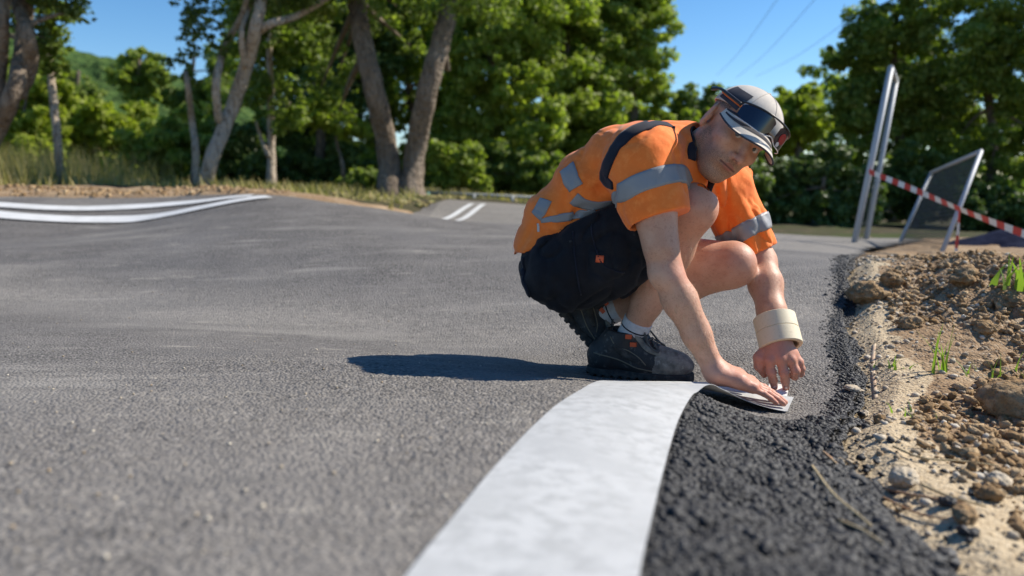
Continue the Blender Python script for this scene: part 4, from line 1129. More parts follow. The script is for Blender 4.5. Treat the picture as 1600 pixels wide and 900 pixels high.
M['hair'] = material('short brown hair', (0.065, 0.042, 0.028), 0.7, 0.3, noise=[(300, 3, (0.15, 0.1, 0.07), 0.5, 0.7)], bump=[('noise', 500, 0.6, 0.002)])

# ------------------------------------------------------------------ skeleton (metres), from photo position and distance
sR, eR, wR = P(1004, 256, 1.87), P(1040, 424, 1.78), P(1118, 582, 1.765)
sL, eL, wL = P(1128, 292, 2.13), P(1188, 408, 2.08), P(1216, 532, 1.90)
hipR, knR, anR = P(880, 418, 2.00), P(1078, 326, 1.90), P(985, 528, 2.02)
hipL, knL, anL = P(925, 405, 2.20), P(1138, 412, 2.01), P(938, 492, 2.14)
pel = P(882, 402, 2.11)
neck0, neck1 = P(1068, 250, 1.99), P(1116, 228, 1.93)
lat = nrm(sL - sR)
latp = nrm(nrm(hipL - hipR) + 0.4 * lat)
# head frame
HF = nrm((0.12, -0.90, -0.40))
HU = np.array([0.60, -0.06, 0.79]); HU = nrm(HU - HF * (HU @ HF))
HS = np.cross(HU, HF)
HC = P(1148, 206, 1.905)
def H(f, u, s): return HC + HF * f + HU * u + HS * s
man = empty('person', (anR[0], anR[1] - 0.02, Tz(anR[0], anR[1])), 'man squatting in orange work shirt, black shorts, cap and work boots', 'person')

# ---- skin: torso core, limbs (coarse), head and hands (fine), joined into one mesh
lo, hi = np.array([0.02, 1.55, -0.12]), np.array([0.92, 2.40, 0.90])
B = Field(lo, hi, 0.0042)
B.chain([pel, P(930, 330, 2.08), P(1000, 268, 2.03), neck0], [0.05, 0.05, 0.06, 0.05], 0.03)
B.chain([sR, P(1025, 335, 1.81), eR], [0.054, 0.047, 0.040], 0.02)
B.cone(P(1018, 320, 1.80), P(1030, 385, 1.775), 0.038, 0.030, 0.03)            # biceps
fr = eR + (wR - eR) * 0.28
B.chain([eR, fr, eR + (wR - eR) * 0.62, wR], [0.037, 0.0405, 0.033, 0.0255], 0.02)
B.ell(eR + np.array([-0.014, -0.012, -0.006]), np.eye(3), (0.022, 0.022, 0.026), 0.02)     # point of the elbow
B.cone(eR + np.array([0.012, -0.02, -0.02]), eR + (wR - eR) * 0.5 + np.array([0.012, -0.008, 0.0]), 0.024, 0.018, 0.02)
B.cone(eR + (wR - eR) * 0.55 + np.array([0.006, -0.022, 0]), wR + np.array([0.008, -0.018, 0.004]), 0.006, 0.0045, 0.012)   # tendon
B.chain([sL, eL], [0.055, 0.042], 0.02)
fl = eL + (wL - eL) * 0.3
B.chain([eL, fl, eL + (wL - eL) * 0.66, wL], [0.041, 0.044, 0.036, 0.027], 0.02)
B.chain([hipR, knR], [0.085, 0.058], 0.03)
B.ell(knR + np.array([0.012, -0.02, 0.004]), np.eye(3), (0.052, 0.05, 0.055), 0.03)
B.chain([knR, knR + (anR - knR) * 0.3, knR + (anR - knR) * 0.7, anR], [0.054, 0.055, 0.041, 0.035], 0.025)
calf = nrm(np.array([-0.8, 0.35, 0.1]))
B.cone(knR + (anR - knR) * 0.18 + calf * 0.018, knR + (anR - knR) * 0.55 + calf * 0.014, 0.046, 0.038, 0.03)
B.cone(knR + (anR - knR) * 0.05 + np.array([0.03, -0.03, 0]), knR + (anR - knR) * 0.75 + np.array([0.013, -0.016, 0]), 0.018, 0.014, 0.02)   # shin bone
B.chain([hipL, hipL + (knL - hipL) * 0.6, knL], [0.09, 0.075, 0.060], 0.03)
B.ell(knL + np.array([0.020, -0.012, 0.0]), np.eye(3), (0.050, 0.052, 0.054), 0.03)
B.chain([knL + np.array([0, 0, -0.016]), knL + (anL - knL) * 0.33 + np.array([0, 0, -0.004]), knL + (anL - knL) * 0.7, anL], [0.050, 0.054, 0.043, 0.036], 0.025)
B.chain([neck0 - 0.03 * nrm(neck1 - neck0), neck1, H(-0.02, -0.05, 0)], [0.060, 0.055, 0.052], 0.02)
body_v, body_f = B.mesh('body', 1)

HD = Field(HC - 0.19, HC + 0.19, 0.0024)
Ax = (HF, HU, HS)
HD.ell(H(-0.012, 0.032, 0), Ax, (0.098, 0.086, 0.077), 0.02)           # cranium
HD.ell(H(0.022, -0.028, 0), Ax, (0.068, 0.082, 0.060), 0.03)           # face mass
HD.cone(H(0.045, -0.096, 0.010), H(0.045, -0.096, -0.010), 0.028, 0.028, 0.03)     # chin
HD.ell(H(0.066, -0.106, 0), Ax, (0.020, 0.017, 0.022), 0.014)
for sgn in (-1, 1):
    HD.cone(H(-0.004, -0.062, 0.049 * sgn), H(0.054, -0.100, 0.016 * sgn), 0.015, 0.015, 0.028)   # jaw
    HD.ell(H(0.056, -0.024, 0.040 * sgn), Ax, (0.026, 0.018, 0.022), 0.022)       # cheekbone
    HD.ell(H(0.093, 0.004, 0.032 * sgn), Ax, (0.020, 0.013, 0.0165), 0.012, 'sub')  # socket
    HD.cone(H(0.086, 0.021, 0.012 * sgn), H(0.068, 0.022, 0.048 * sgn), 0.0095, 0.008, 0.014)     # brow
    HD.ell(H(0.0675, 0.001, 0.0315 * sgn), Ax, (0.0125, 0.0125, 0.0125), 0.003)     # eyeball
    HD.cone(H(0.0755, 0.0105, 0.020 * sgn), H(0.0700, 0.0095, 0.043 * sgn), 0.0046, 0.0040, 0.004)   # upper lid
    HD.cone(H(0.0745, -0.0065, 0.021 * sgn), H(0.0705, -0.0055, 0.042 * sgn), 0.0036, 0.0034, 0.005)   # lower lid
    HD.ell(H(0.094, -0.0405, 0.0125 * sgn), Ax, (0.0105, 0.0078, 0.0072), 0.006)    # nostril wing
    HD.ell(H(0.099, -0.0475, 0.0066 * sgn), Ax, (0.0048, 0.004, 0.0032), 0.003, 'sub')
    HD.ell(H(0.060, -0.064, 0.030 * sgn), Ax, (0.02, 0.022, 0.016), 0.02)          # cheek
HD.chain([H(0.082, 0.012, 0), H(0.097, -0.014, 0), H(0.110, -0.036, 0)], [0.0082, 0.0085, 0.0098], 0.010)
HD.ell(H(0.111, -0.0385, 0), Ax, (0.0095, 0.0088, 0.0100), 0.008)
HD.ell(H(0.079, -0.064, 0), Ax, (0.0165, 0.020, 0.030), 0.018)                      # muzzle
HD.chain([H(0.085, -0.0665, -0.027), H(0.0930, -0.0645, -0.010), H(0.0930, -0.0650, 0), H(0.0930, -0.0645, 0.010), H(0.085, -0.0665, 0.027)], [0.0020, 0.0034, 0.0034, 0.0034, 0.0020], 0.006)
HD.chain([H(0.084, -0.0705, -0.025), H(0.0910, -0.0740, -0.010), H(0.0910, -0.0740, 0.010), H(0.084, -0.0705, 0.025)], [0.0022, 0.0042, 0.0042, 0.0022], 0.006)
HD.chain([H(0.088, -0.0690, -0.029), H(0.1005, -0.0692, -0.010), H(0.1005, -0.0692, 0.010), H(0.088, -0.0690, 0.029)], [0.0020, 0.0026, 0.0026, 0.0020], 0.0025, 'sub')
HD.cone(H(0.092, -0.0865, -0.014), H(0.092, -0.0865, 0.014), 0.006, 0.006, 0.012, 'sub')
for sgn in (-1, 1):                                                                # ears
    e = H(-0.018, -0.008, 0.080 * sgn); ax = (nrm(HF + 0.0 * HS), HU, nrm(HS * sgn - 0.45 * HF))
    er = nrm(HF * 0.9 + HS * sgn * 0.42)
    eax = (er, nrm(HU - 0.15 * HF), np.cross(er, HU))
    HD.ell(e, eax, (0.0185, 0.032, 0.0075), 0.006)
    HD.ell(H(-0.014, -0.034, 0.077 * sgn), eax, (0.010, 0.010, 0.006), 0.006)
    c2 = e + HS * sgn * 0.008 + HF * 0.002
    HD.ell(c2, eax, (0.0095, 0.0185, 0.0065), 0.004, 'sub')
    HD.cone(e + HF * 0.012 - HU * 0.012, e + HF * 0.013 + HU * 0.0, 0.005, 0.005, 0.004)
HD.chain([neck0 + (neck1 - neck0) * 0.35, neck1, H(-0.02, -0.05, 0)], [0.057, 0.055, 0.052], 0.022)
HD.cone(H(0.0, -0.06, -0.052), neck0 + np.array([0.02, -0.05, -0.01]), 0.016, 0.012, 0.02)   # neck muscle
head_v, head_f = HD.mesh('head')

def finger(fd, pts, rad, k=0.004): fd.chain(pts, rad, k)
# right hand, flat on the tape
def tape_pt(s, t, up):
    """s along the tape's free end (index), t across from near (0) to far (1) edge"""
    a = TAPE_R[int(s)] * (1 - (s % 1)) + TAPE_R[min(int(s) + 1, len(TAPE_R) - 1)] * (s % 1)
    b = TAPE_L[int(s)] * (1 - (s % 1)) + TAPE_L[min(int(s) + 1, len(TAPE_L) - 1)] * (s % 1)
    p = a + (b - a) * t
    return p + np.array([0, 0, up])
NT = len(TAPE_R) - 1
RH = Field(np.minimum(wR, TAPE_R[-1]) - np.array([0.09, 0.09, 0.07]), np.maximum(wR, TAPE_L[-1]) + np.array([0.05, 0.04, 0.07]), 0.0017)
tipdir = nrm(P(1236, 632, 1.765) - wR)
side = nrm(np.array([0.12, 1.0, 0.06]) - tipdir * (np.array([0.12, 1.0, 0.06]) @ tipdir))     # towards the thumb, away from the camera
nup = np.cross(tipdir, side); nup = nup if nup[2] > 0 else -nup
HWR = wR + np.array([0.004, -0.012, 0.002]) + nup * 0.001
def hp(l, s, n): return HWR + tipdir * l + side * s + nup * n
kn = [(0.094, 0.031), (0.097, 0.0105), (0.092, -0.0105), (0.082, -0.030)]      # index .. little knuckle
for (l, s_), r_ in zip(kn, (0.0125, 0.013, 0.0125, 0.011)):
    RH.chain([hp(0.0, s_ * 0.5, 0.0), hp(l * 0.55, s_ * 0.85, 0.006), hp(l, s_, 0.002)], [0.021, 0.0165, r_], 0.014)
RH.chain([eR, fr, eR + (wR - eR) * 0.62, wR], [0.037, 0.0405, 0.033, 0.0255], 0.02)
RH.cone(eR + (wR - eR) * 0.55 + np.array([0.006, -0.022, 0]), wR + np.array([0.008, -0.018, 0.004]), 0.006, 0.0045, 0.012)
RH.chain([wR, hp(0.03, 0.0, 0.002)], [0.0245, 0.020], 0.02)
fl_ = [(0.082, -0.001), (0.090, 0.000), (0.084, 0.000), (0.066, -0.002)]
for (l, s_), (fl2, sp), r_ in zip(kn, fl_, (0.0088, 0.0092, 0.0086, 0.0076)):
    a = hp(l, s_, 0.002)
    b = hp(l + fl2 * 0.45, s_ + sp * 0.4, 0.003); c_ = hp(l + fl2 * 0.75, s_ + sp * 0.8, -0.001); d_ = hp(l + fl2, s_ + sp, -0.006)
    RH.chain([a, b, c_, d_], [r_ * 1.08, r_ * 0.96, r_ * 0.92, r_ * 0.76], 0.0022)
    RH.ell(b, np.eye(3), (r_ * 1.05,) * 3, 0.0022)
    m_ = hp(l, s_, 0.009); RH.ell(m_, np.eye(3), (0.0085,) * 3, 0.012)
    RH.cone(hp(0.02, s_ * 0.5, 0.018), hp(l, s_, 0.010), 0.003, 0.0035, 0.010)     # tendon
RH.chain([hp(0.018, 0.020, -0.004), hp(0.045, 0.044, -0.010), hp(0.075, 0.052, -0.014), hp(0.098, 0.050, -0.016)], [0.016, 0.0125, 0.0105, 0.008], 0.008)   # thumb
rh_v, rh_f = RH.mesh('rh', 1)

# left hand: two fingers press the paper strip
LH = Field(P(1170, 480, 1.80) - 0.05, P(1260, 480, 2.02) + np.array([0.05, 0.05, 0.05]), 0.0021)
LH = Field(np.array([0.58, 1.80, -0.04]), np.array([0.80, 2.02, 0.22]), 0.0021)
W0 = wL
def L_(u, v, Y): return P(u, v, Y)
kk = {'i': (1201, 563, 1.872), 'm': (1219, 560, 1.866), 'r': (1235, 562, 1.870), 'l': (1247, 566, 1.882)}
for key, r_ in (('i', 0.0150), ('m', 0.0150), ('r', 0.0145), ('l', 0.013)):
    q = L_(*kk[key])
    LH.chain([W0 + (q - W0) * 0.05, W0 + (q - W0) * 0.6, q], [0.022, 0.0175, r_], 0.014)
    LH.ell(q + np.array([0, -0.006, 0.002]), np.eye(3), (0.0095,) * 3, 0.010)
    LH.cone(W0 + (q - W0) * 0.3 + np.array([0, -0.016, 0]), q + np.array([0, -0.008, 0]), 0.003, 0.0035, 0.010)
LH.chain([eL, fl, eL + (wL - eL) * 0.66, wL, wL + nrm(P(1219, 563, 1.872) - wL) * 0.03], [0.041, 0.044, 0.036, 0.027, 0.022], 0.02)
LH.chain([L_(*kk['i']), L_(1205, 582, 1.872), L_(1208, 595, 1.888), L_(1210, 605, 1.908)], [0.0125, 0.0115, 0.0108, 0.0088], 0.005)
LH.chain([L_(*kk['m']), L_(1225, 582, 1.866), L_(1227, 595, 1.884), L_(1228, 606, 1.906)], [0.0128, 0.0118, 0.0110, 0.0090], 0.005)
for q in ((1205, 582, 1.870), (1225, 582, 1.864)): LH.ell(L_(*q), np.eye(3), (0.0126,) * 3, 0.005)
LH.chain([L_(*kk['r']), L_(1243, 579, 1.864), L_(1242, 588, 1.884), L_(1236, 586, 1.902)], [0.0122, 0.0114, 0.0102, 0.0088], 0.005)
LH.chain([L_(*kk['l']), L_(1252, 576, 1.880), L_(1251, 584, 1.894), L_(1246, 582, 1.910)], [0.0108, 0.0098, 0.0090, 0.0078], 0.005)
LH.chain([wL + np.array([-0.022, 0.004, -0.018]), L_(1186, 559, 1.889), L_(1186, 572, 1.892), L_(1194, 585, 1.906)], [0.018, 0.0142, 0.0122, 0.0095], 0.008)
lh_v, lh_f = LH.mesh('lh', 1)

NAILS = []
for q in ((1210, 603, 1.904), (1228, 604, 1.902)):
    ct = LH.snap(P(q[0], q[1], q[2] - 0.012), 0.0, 10)
    NAILS.append(strip_on(LH, [ct + np.array([0.0, 0.0, 0.0055]), ct, ct + np.array([0.001, 0.002, -0.0055])], 0.0095, 0.0003, 0.0006, 3, 3))
def cull(v, f, keep):
    k = keep(v)
    return compact(v, f[k[f].all(1)])
# hand over from the coarse limbs to the fine hands and head with a few millimetres of overlap
axR = nrm(wR - eR); axL = nrm(wL - eL)
cutR = eR + (wR - eR) * 0.86; cutL = eL + (wL - eL) * 0.86
nkd = nrm(neck1 - neck0); cutN = neck0 + (neck1 - neck0) * 0.62
body_v, body_f = cull(body_v, body_f, lambda v: ~((((v - cutR) @ axR > 0.004) & (np.linalg.norm(v - wR, axis=1) < 0.12) & (v[:, 1] < 1.86)) | (((v - cutL) @ axL > 0.004) & (np.linalg.norm(v - wL, axis=1) < 0.10) & (v[:, 0] > 0.55)) | (((v - cutN) @ nkd > 0.004) & (np.linalg.norm(v - HC, axis=1) < 0.17))))
rh_v, rh_f = cull(rh_v, rh_f, lambda v: (v - cutR) @ axR > -0.004)
lh_v, lh_f = cull(lh_v, lh_f, lambda v: (v - cutL) @ axL > -0.002)
head_v, head_f = cull(head_v, head_f, lambda v: (v - cutN) @ nkd > -0.002)
# hidden torso and shod feet need no skin showing through cloth
allv, allf, off = [], [], 0
parts_ = [(body_v, body_f), (head_v, head_f), (rh_v, rh_f), (lh_v, lh_f)]
for v_, f_ in parts_:
    allv.append(v_); allf.append(f_ + off); off += len(v_)
SK_V, SK_F = np.concatenate(allv), np.concatenate(allf)
bm_ = mesh_np('body', SK_V, SK_F)
bm_.materials.append(M['skin'])
loc = np.stack([(SK_V - HC) @ HF, (SK_V - HC) @ HU, (SK_V - HC) @ HS], -1)
n0 = len(body_v); isH = np.zeros(len(SK_V)); isH[n0:n0 + len(head_v)] = 1
def sst(x, a, b_): q = np.clip((x - a) / (b_ - a), 0, 1); return q * q * (3 - 2 * q)
lf, lu, ls = loc.T
wob = 0.006 * vnoise(SK_V, 0.015, 3)
beard = 0.8 * isH * sst(-lu + wob, 0.034 + 0.10 * np.clip(lf - 0.03, 0, 0.1), 0.066) * sst(lf, -0.02, 0.02) * sst(lu, -0.15, -0.115)
beard = np.maximum(beard, isH * sst(-lu, 0.0, 0.03) * sst(lf, -0.004, 0.008) * (1 - sst(lf + wob, 0.02, 0.045)) * sst(np.abs(ls), 0.04, 0.05) * sst(lu, -0.13, -0.1))
beard = np.maximum(beard, isH * (1 - sst(np.abs(lu + 0.056), 0.003, 0.007)) * (1 - sst(np.abs(ls), 0.018, 0.028)) * sst(lf, 0.07, 0.085) * 0.9)
lipm = isH * (1 - sst(np.abs(lu + 0.0690) - 0.0085 + 0.010 * np.clip((np.abs(ls) - 0.006) / 0.018, 0, 1), -0.0005, 0.0025)) * sst(lf, 0.080, 0.084) * (1 - sst(np.abs(ls), 0.021, 0.025))
hairm = isH * np.maximum(sst(-lf + wob, 0.020, 0.032) * sst(lu - 0.25 * np.clip(-0.03 - lf, 0, 0.1), -0.055, -0.035) * (1 - sst(np.abs(ls), 0.073, 0.077)), sst(lu, 0.018, 0.03) * (1 - sst(lf, 0.02, 0.04)))
hairm = np.maximum(hairm, isH * 0.85 * (1 - sst(np.abs(lu - 0.0215 - 0.10 * (0.03 - np.abs(np.abs(ls) - 0.032))), 0.002, 0.0055)) * sst(np.abs(ls), 0.010, 0.015) * (1 - sst(np.abs(ls), 0.043, 0.050)) * sst(lf, 0.04, 0.06))
hb = np.maximum(sst((SK_V - wR) @ axR, -0.10, 0.03) * (np.linalg.norm(SK_V - wR, axis=1) < 0.25) * (SK_V[:, 1] < 1.9), sst((SK_V - wL) @ axL, -0.03, 0.04) * (np.linalg.norm(SK_V - wL, axis=1) < 0.2))
for q_, r_ in ((knR, 0.06), (knL, 0.06), (eR, 0.035)): hb = np.maximum(hb, 0.8 * np.exp(-((np.linalg.norm(SK_V - q_ - np.array([0.03, -0.03, 0]), axis=1) / r_) ** 2)))
red = 0.5 * hb * (1 - isH) + isH * np.exp(-((lf - 0.108) ** 2 + (lu + 0.038) ** 2 + ls ** 2) / 0.016 ** 2) * 0.6
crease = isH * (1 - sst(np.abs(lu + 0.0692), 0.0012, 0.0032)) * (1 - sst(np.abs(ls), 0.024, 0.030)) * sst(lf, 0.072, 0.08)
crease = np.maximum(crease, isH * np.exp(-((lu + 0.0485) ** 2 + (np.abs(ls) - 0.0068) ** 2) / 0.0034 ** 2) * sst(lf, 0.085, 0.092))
for nm, val in (('crease', crease), ('beard', beard), ('lipm', lipm), ('hairm', hairm), ('redm', red)):
    at_ = bm_.attributes.new(nm, 'FLOAT', 'POINT'); at_.data.foreach_set('value', val.astype(np.float32))
attr_layer(M['skin'], 'redm', (0.56, 0.215, 0.15))
attr_layer(M['skin'], 'beard', (0.17, 0.105, 0.07), 520, 0.35, 0.62)
attr_layer(M['skin'], 'lipm', (0.36, 0.15, 0.11))
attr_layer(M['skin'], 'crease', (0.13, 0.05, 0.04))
attr_layer(M['skin'], 'hairm', (0.07, 0.045, 0.03), 420, 0.3, 0.55)
skin = part('body', bm_, None, man)
for vf in NAILS: part('fingernail', mesh_np('fingernail', vf[0], vf[1]), M['nail'], man)
# eyes
for sgn in (-1, 1):
    vv, ff = rock(1, 0.0122, 1, 1, 1, 0.0)
    c_ = H(0.0688, 0.001, 0.0315 * sgn)
    eye = part('eye', mesh_np('eye', vv + c_, ff), M['eyewhite'], man)
    look = nrm(np.array([0, 0, CAM_H]) - c_)
    vi, fi = rock(1, 0.0062, 1, 1, 1, 0.0)
    vi = vi - look * ((vi @ look)[:, None]) * 0.6
    part('iris', mesh_np('iris', vi + c_ + look * 0.0102, fi), M['iris'], eye)

rh_ = np.random.default_rng(9)
def body_hair(a_, b2, t0, t1, rad, n, ln, fd):
    t = rh_.uniform(t0, t1, n)[:, None]; ang = rh_.uniform(0, 2 * math.pi, n)
    ax_ = nrm(b2 - a_); e1 = nrm(np.cross(ax_, (0, 1, 0.1))); e2 = np.cross(ax_, e1)
    p = a_ + (b2 - a_) * t + rad * (np.cos(ang)[:, None] * e1 + np.sin(ang)[:, None] * e2)
    p = fd.snap(p, 0.0, 8); g = fd.grad(p)
    d = g * 0.5 + ax_ * 0.75 + rh_.normal(0, 0.25, (n, 3)); d /= np.linalg.norm(d, axis=1)[:, None]
    sd = np.cross(d, g); sd /= np.linalg.norm(sd, axis=1)[:, None] + 1e-9
    L_n = (ln * rh_.uniform(0.5, 1.2, n))[:, None]
    V = np.stack([p - sd * 0.00022, p + sd * 0.00022, p + d * L_n + sd * 0.0001, p + d * L_n - sd * 0.0001], 1).reshape(-1, 3)
    return V
hv = np.concatenate([body_hair(eR, wR, 0.15, 0.85, 0.04, 900, 0.011, B), body_hair(eL, wL, 0.1, 0.5, 0.045, 350, 0.011, B), body_hair(knR, anR, 0.1, 0.75, 0.055, 900, 0.012, B), body_hair(knL, anL, 0.1, 0.6, 0.055, 400, 0.012, B)])
hf = np.arange(len(hv)).reshape(-1, 4)
tag(part('body_hair', mesh_np('body_hair', hv, hf, False), M['fuzz'], man), kind='stuff')

# ------------------------------------------------------------------ shirt
SH = Field(np.array([-0.02, 1.55, 0.0]), np.array([0.86, 2.46, 0.86]), 0.0045)
spn = [P(874, 400, 2.10), P(890, 350, 2.09), P(932, 302, 2.07), P(980, 268, 2.045), P(1022, 254, 2.02)]
hw = [0.172, 0.168, 0.172, 0.180, 0.175]; hd = [0.118, 0.116, 0.116, 0.112, 0.098]
for i, c_ in enumerate(spn):
    t_ = nrm(spn[min(i + 1, 4)] - spn[max(i - 1, 0)])
    l_ = nrm(latp * (1 - i / 4) + lat * (i / 4)); l_ = nrm(l_ - t_ * (l_ @ t_))
    SH.ell(c_, (t_, l_, np.cross(t_, l_)), (0.105, hw[i], hd[i]), 0.05, m=0.12)
# chest front hanging towards the knees
SH.ell(P(1060, 300, 2.02), (nrm((0.7, -0.3, -0.6)), lat, np.cross(nrm((0.7, -0.3, -0.6)), lat)), (0.09, 0.15, 0.10), 0.05)
# shirt tail: keep above the line from the seat up to the waist
tailp = P(866, 374, 1.98); tail_dir = P(960, 330, 1.93) - P(812, 397, 2.02)
tn = np.cross(tail_dir, np.array([0.25, 1.0, 0.1])); tn = nrm(tn); tn = tn if tn[2] < 0 else -tn
SH.plane(P(812, 398, 2.02), tn, lo=(-0.02, 1.55, 0.0), hi=(0.42, 2.46, 0.7))
SH.chain([sR + (spn[4] - sR) * 0.35, sR, P(1016, 308, 1.835), P(1030, 352, 1.808)], [0.085, 0.084, 0.075, 0.071], 0.045)
SH.chain([sL + (spn[4] - sL) * 0.35, sL, sL + (eL - sL) * 0.5, sL + (eL - sL) * 0.92], [0.085, 0.078, 0.068, 0.064], 0.045)
SH.chain([spn[4], neck0, neck0 + nkd * 0.02], [0.08, 0.078, 0.074], 0.05)
SH.chain([sR, neck0], [0.066, 0.062], 0.05)
SH.chain([sL, neck0], [0.066, 0.062], 0.05)
def ridge(q, s, seed): return np.clip(1 - np.abs(vnoise(q, s, seed)) * 1.9, 0, 1) ** 2
def folds(p):
    q = p
    d1 = 0.0050 * vnoise(np.stack([q[:, 0] + q[:, 2] * 0.9, q[:, 1] * 0.5, q[:, 2] * 0.25 - q[:, 0] * 0.25], -1), 0.075, 3)
    low = np.clip((0.52 - q[:, 2]) / 0.18, 0, 1)
    front = np.clip((q[:, 0] - 0.46) / 0.08, 0, 1)
    d2 = 0.0085 * (0.25 + 0.75 * low) * ridge(np.stack([q[:, 0] * 0.45 + q[:, 2] * 0.2, q[:, 1] * 0.5, q[:, 2] * 1.5 + q[:, 0] * 0.9], -1), 0.055, 5)
    d3 = 0.0095 * front * ridge(np.stack([q[:, 0] * 1.5 + q[:, 2] * 0.5, q[:, 1] * 0.6, q[:, 2] * 0.35], -1), 0.05, 9)
    d4 = 0.005 * ridge(np.stack([q[:, 0] * 1.2 - q[:, 2] * 0.5, q[:, 1], q[:, 2] * 0.5 + q[:, 0] * 0.3], -1), 0.07, 12)
    return d1 + d2 + d3 + d4 - 0.003
SH.warp(folds)
# creases: sleeve to chest, armpit, waist
for a, b, ra, rb in ((P(1046, 236, 1.82), P(1062, 300, 1.80), 0.006, 0.004), (P(962, 322, 1.89), P(905, 318, 1.95), 0.010, 0.005), (P(950, 340, 1.88), P(870, 352, 1.98), 0.009, 0.006),
                     (P(935, 300, 1.90), P(962, 330, 1.87), 0.012, 0.008), (P(842, 362, 2.02), P(905, 330, 1.93), 0.007, 0.004), (P(990, 292, 1.83), P(968, 330, 1.85), 0.008, 0.005)):
    SH.cone(SH.snap(a, 0.002), SH.snap(b, 0.002), ra, rb, 0.016, 'sub')
# hems: sleeves, shirt tail, neck
slR = nrm(P(1030, 352, 1.808) - P(1010, 270, 1.85))
pR = P(1021, 346, 1.808)
nR = nrm(slR + np.array([0.10, 0, 0]))
boxlo, boxhi = pR - np.array([0.13, 0.12, 0.16]), pR + np.array([0.13, 0.16, 0.10])
SHm = SH._sl(boxlo, boxhi)
def limb_cut(Fd, p, n, radius, axis_pt):
    sl = Fd._sl(p - radius * 1.6, p + radius * 1.6)
    q = Fd._pts(sl)
    d = (q - p.astype(np.float32)) @ n.astype(np.float32)
    t = q - axis_pt.astype(np.float32)
    rad = np.sqrt(np.maximum(((t - (t @ n.astype(np.float32))[..., None] * n.astype(np.float32)) ** 2).sum(-1), 0))
    Fd.F[sl] = np.where(rad < radius, np.maximum(Fd.F[sl], d), Fd.F[sl])
limb_cut(SH, pR, nR, 0.098, pR + np.array([0.01, -0.01, 0]))
pL = sL + (eL - sL) * 0.90; nL = nrm(eL - sL)
limb_cut(SH, pL, nL, 0.10, pL)
# openings
SH.cone(pR - nR * 0.04, pR + nR * 0.05, 0.052, 0.061, 0.004, 'sub')
SH.cone(pL - nL * 0.04, pL + nL * 0.05, 0.048, 0.056, 0.004, 'sub')
SH.cone(neck0 + nkd * 0.01, neck1 + nkd * 0.05, 0.064, 0.078, 0.006, 'sub')
SH.cone(neck0 + nkd * 0.02, neck0 + np.array([0.07, -0.05, -0.10]), 0.055, 0.022, 0.012, 'sub')     # open collar front
sh_v, sh_f = SH.mesh('shirt', 2)
shirt = part('shirt', mesh_np('shirt', sh_v, sh_f), M['orange'], man)
def sub(name, vf, mat, parent): return part(name, mesh_np(name, vf[0], vf[1]), M[mat], parent)
def on(fd, lst, y0=1.6, y1=2.3): return [fd.ray(u, v, y0, y1) for u, v in lst]
# silver bands
ringR = []
cR = P(1013, 292, 1.842); axs = nrm(slR); s1 = nrm(np.cross(axs, (0, 1, 0))); s2 = np.cross(axs, s1)
def ring(fd, c_, ax, r, tilt=0.0, n=16):
    a1 = nrm(np.cross(ax, (0.0, 1.0, 0.2))); a2 = np.cross(ax, a1)
    return [fd.snap(c_ + r * (math.cos(t) * a1 + math.sin(t) * a2) + ax * tilt * math.cos(t), 0.0, 10) for t in np.linspace(0, 2 * math.pi, n, endpoint=False)]
sub('reflective_band', strip_on(SH, ring(SH, P(1016, 294, 1.840), nrm(axs + np.array([0.12, 0, 0])), 0.085), 0.047, closed=True, n=4, across=6), 'silver', shirt)
axl = nrm(eL - sL)
sub('reflective_band', strip_on(SH, ring(SH, sL + (eL - sL) * 0.60, axl, 0.075), 0.047, closed=True, n=4, across=6), 'silver', shirt)
sub('reflective_band', strip_on(SH, on(SH, [(886, 262), (893, 280), (899, 294)]), 0.045, across=6), 'silver', shirt)
sub('reflective_band', strip_on(SH, on(SH, [(838, 338), (846, 326), (853, 312)]), 0.040, across=5), 'silver', shirt)
sub('reflective_band', strip_on(SH, on(SH, [(897, 309), (908, 317), (930, 321), (956, 316)]), [0.036, 0.036, 0.024, 0.012], across=5), 'silver', shirt)
sub('reflective_band', strip_on(SH, on(SH, [(846, 345), (875, 341), (905, 335), (930, 328)]), [0.010, 0.022, 0.024, 0.014], across=5), 'silver', shirt)
# navy shoulder panel and front placket
sub('navy_panel', strip_on(SH, on(SH, [(1048, 196), (1015, 195), (990, 204), (966, 226), (951, 252), (945, 278)]) + [SH.ray(958, 290, 1.6, 2.3)], [0.030, 0.040, 0.042, 0.040, 0.040, 0.046, 0.02], across=6), 'navy', shirt)
sub('navy_panel', strip_on(SH, on(SH, [(1084, 206), (1083, 228), (1080, 250)]), [0.022, 0.026, 0.03], across=5), 'navy', shirt)
# ribbed collar and zip, label tag
ck = [neck0 + nkd * 0.022 + 0.072 * (math.cos(t) * lat + math.sin(t) * nrm(np.cross(nkd, lat))) for t in np.linspace(0, 2 * math.pi, 20)]
v_, f_ = tube(ck, 0.0075, 8, False); part('collar', mesh_np('collar', v_, f_), M['navy'], shirt)
sub('placket', strip_on(SH, on(SH, [(1109, 268), (1112, 284), (1108, 300)]), 0.018, across=3), 'navy', shirt)
sub('size_tag', strip_on(SH, on(SH, [(841, 349), (842, 362)]), 0.006, across=2), 'sock', shirt)

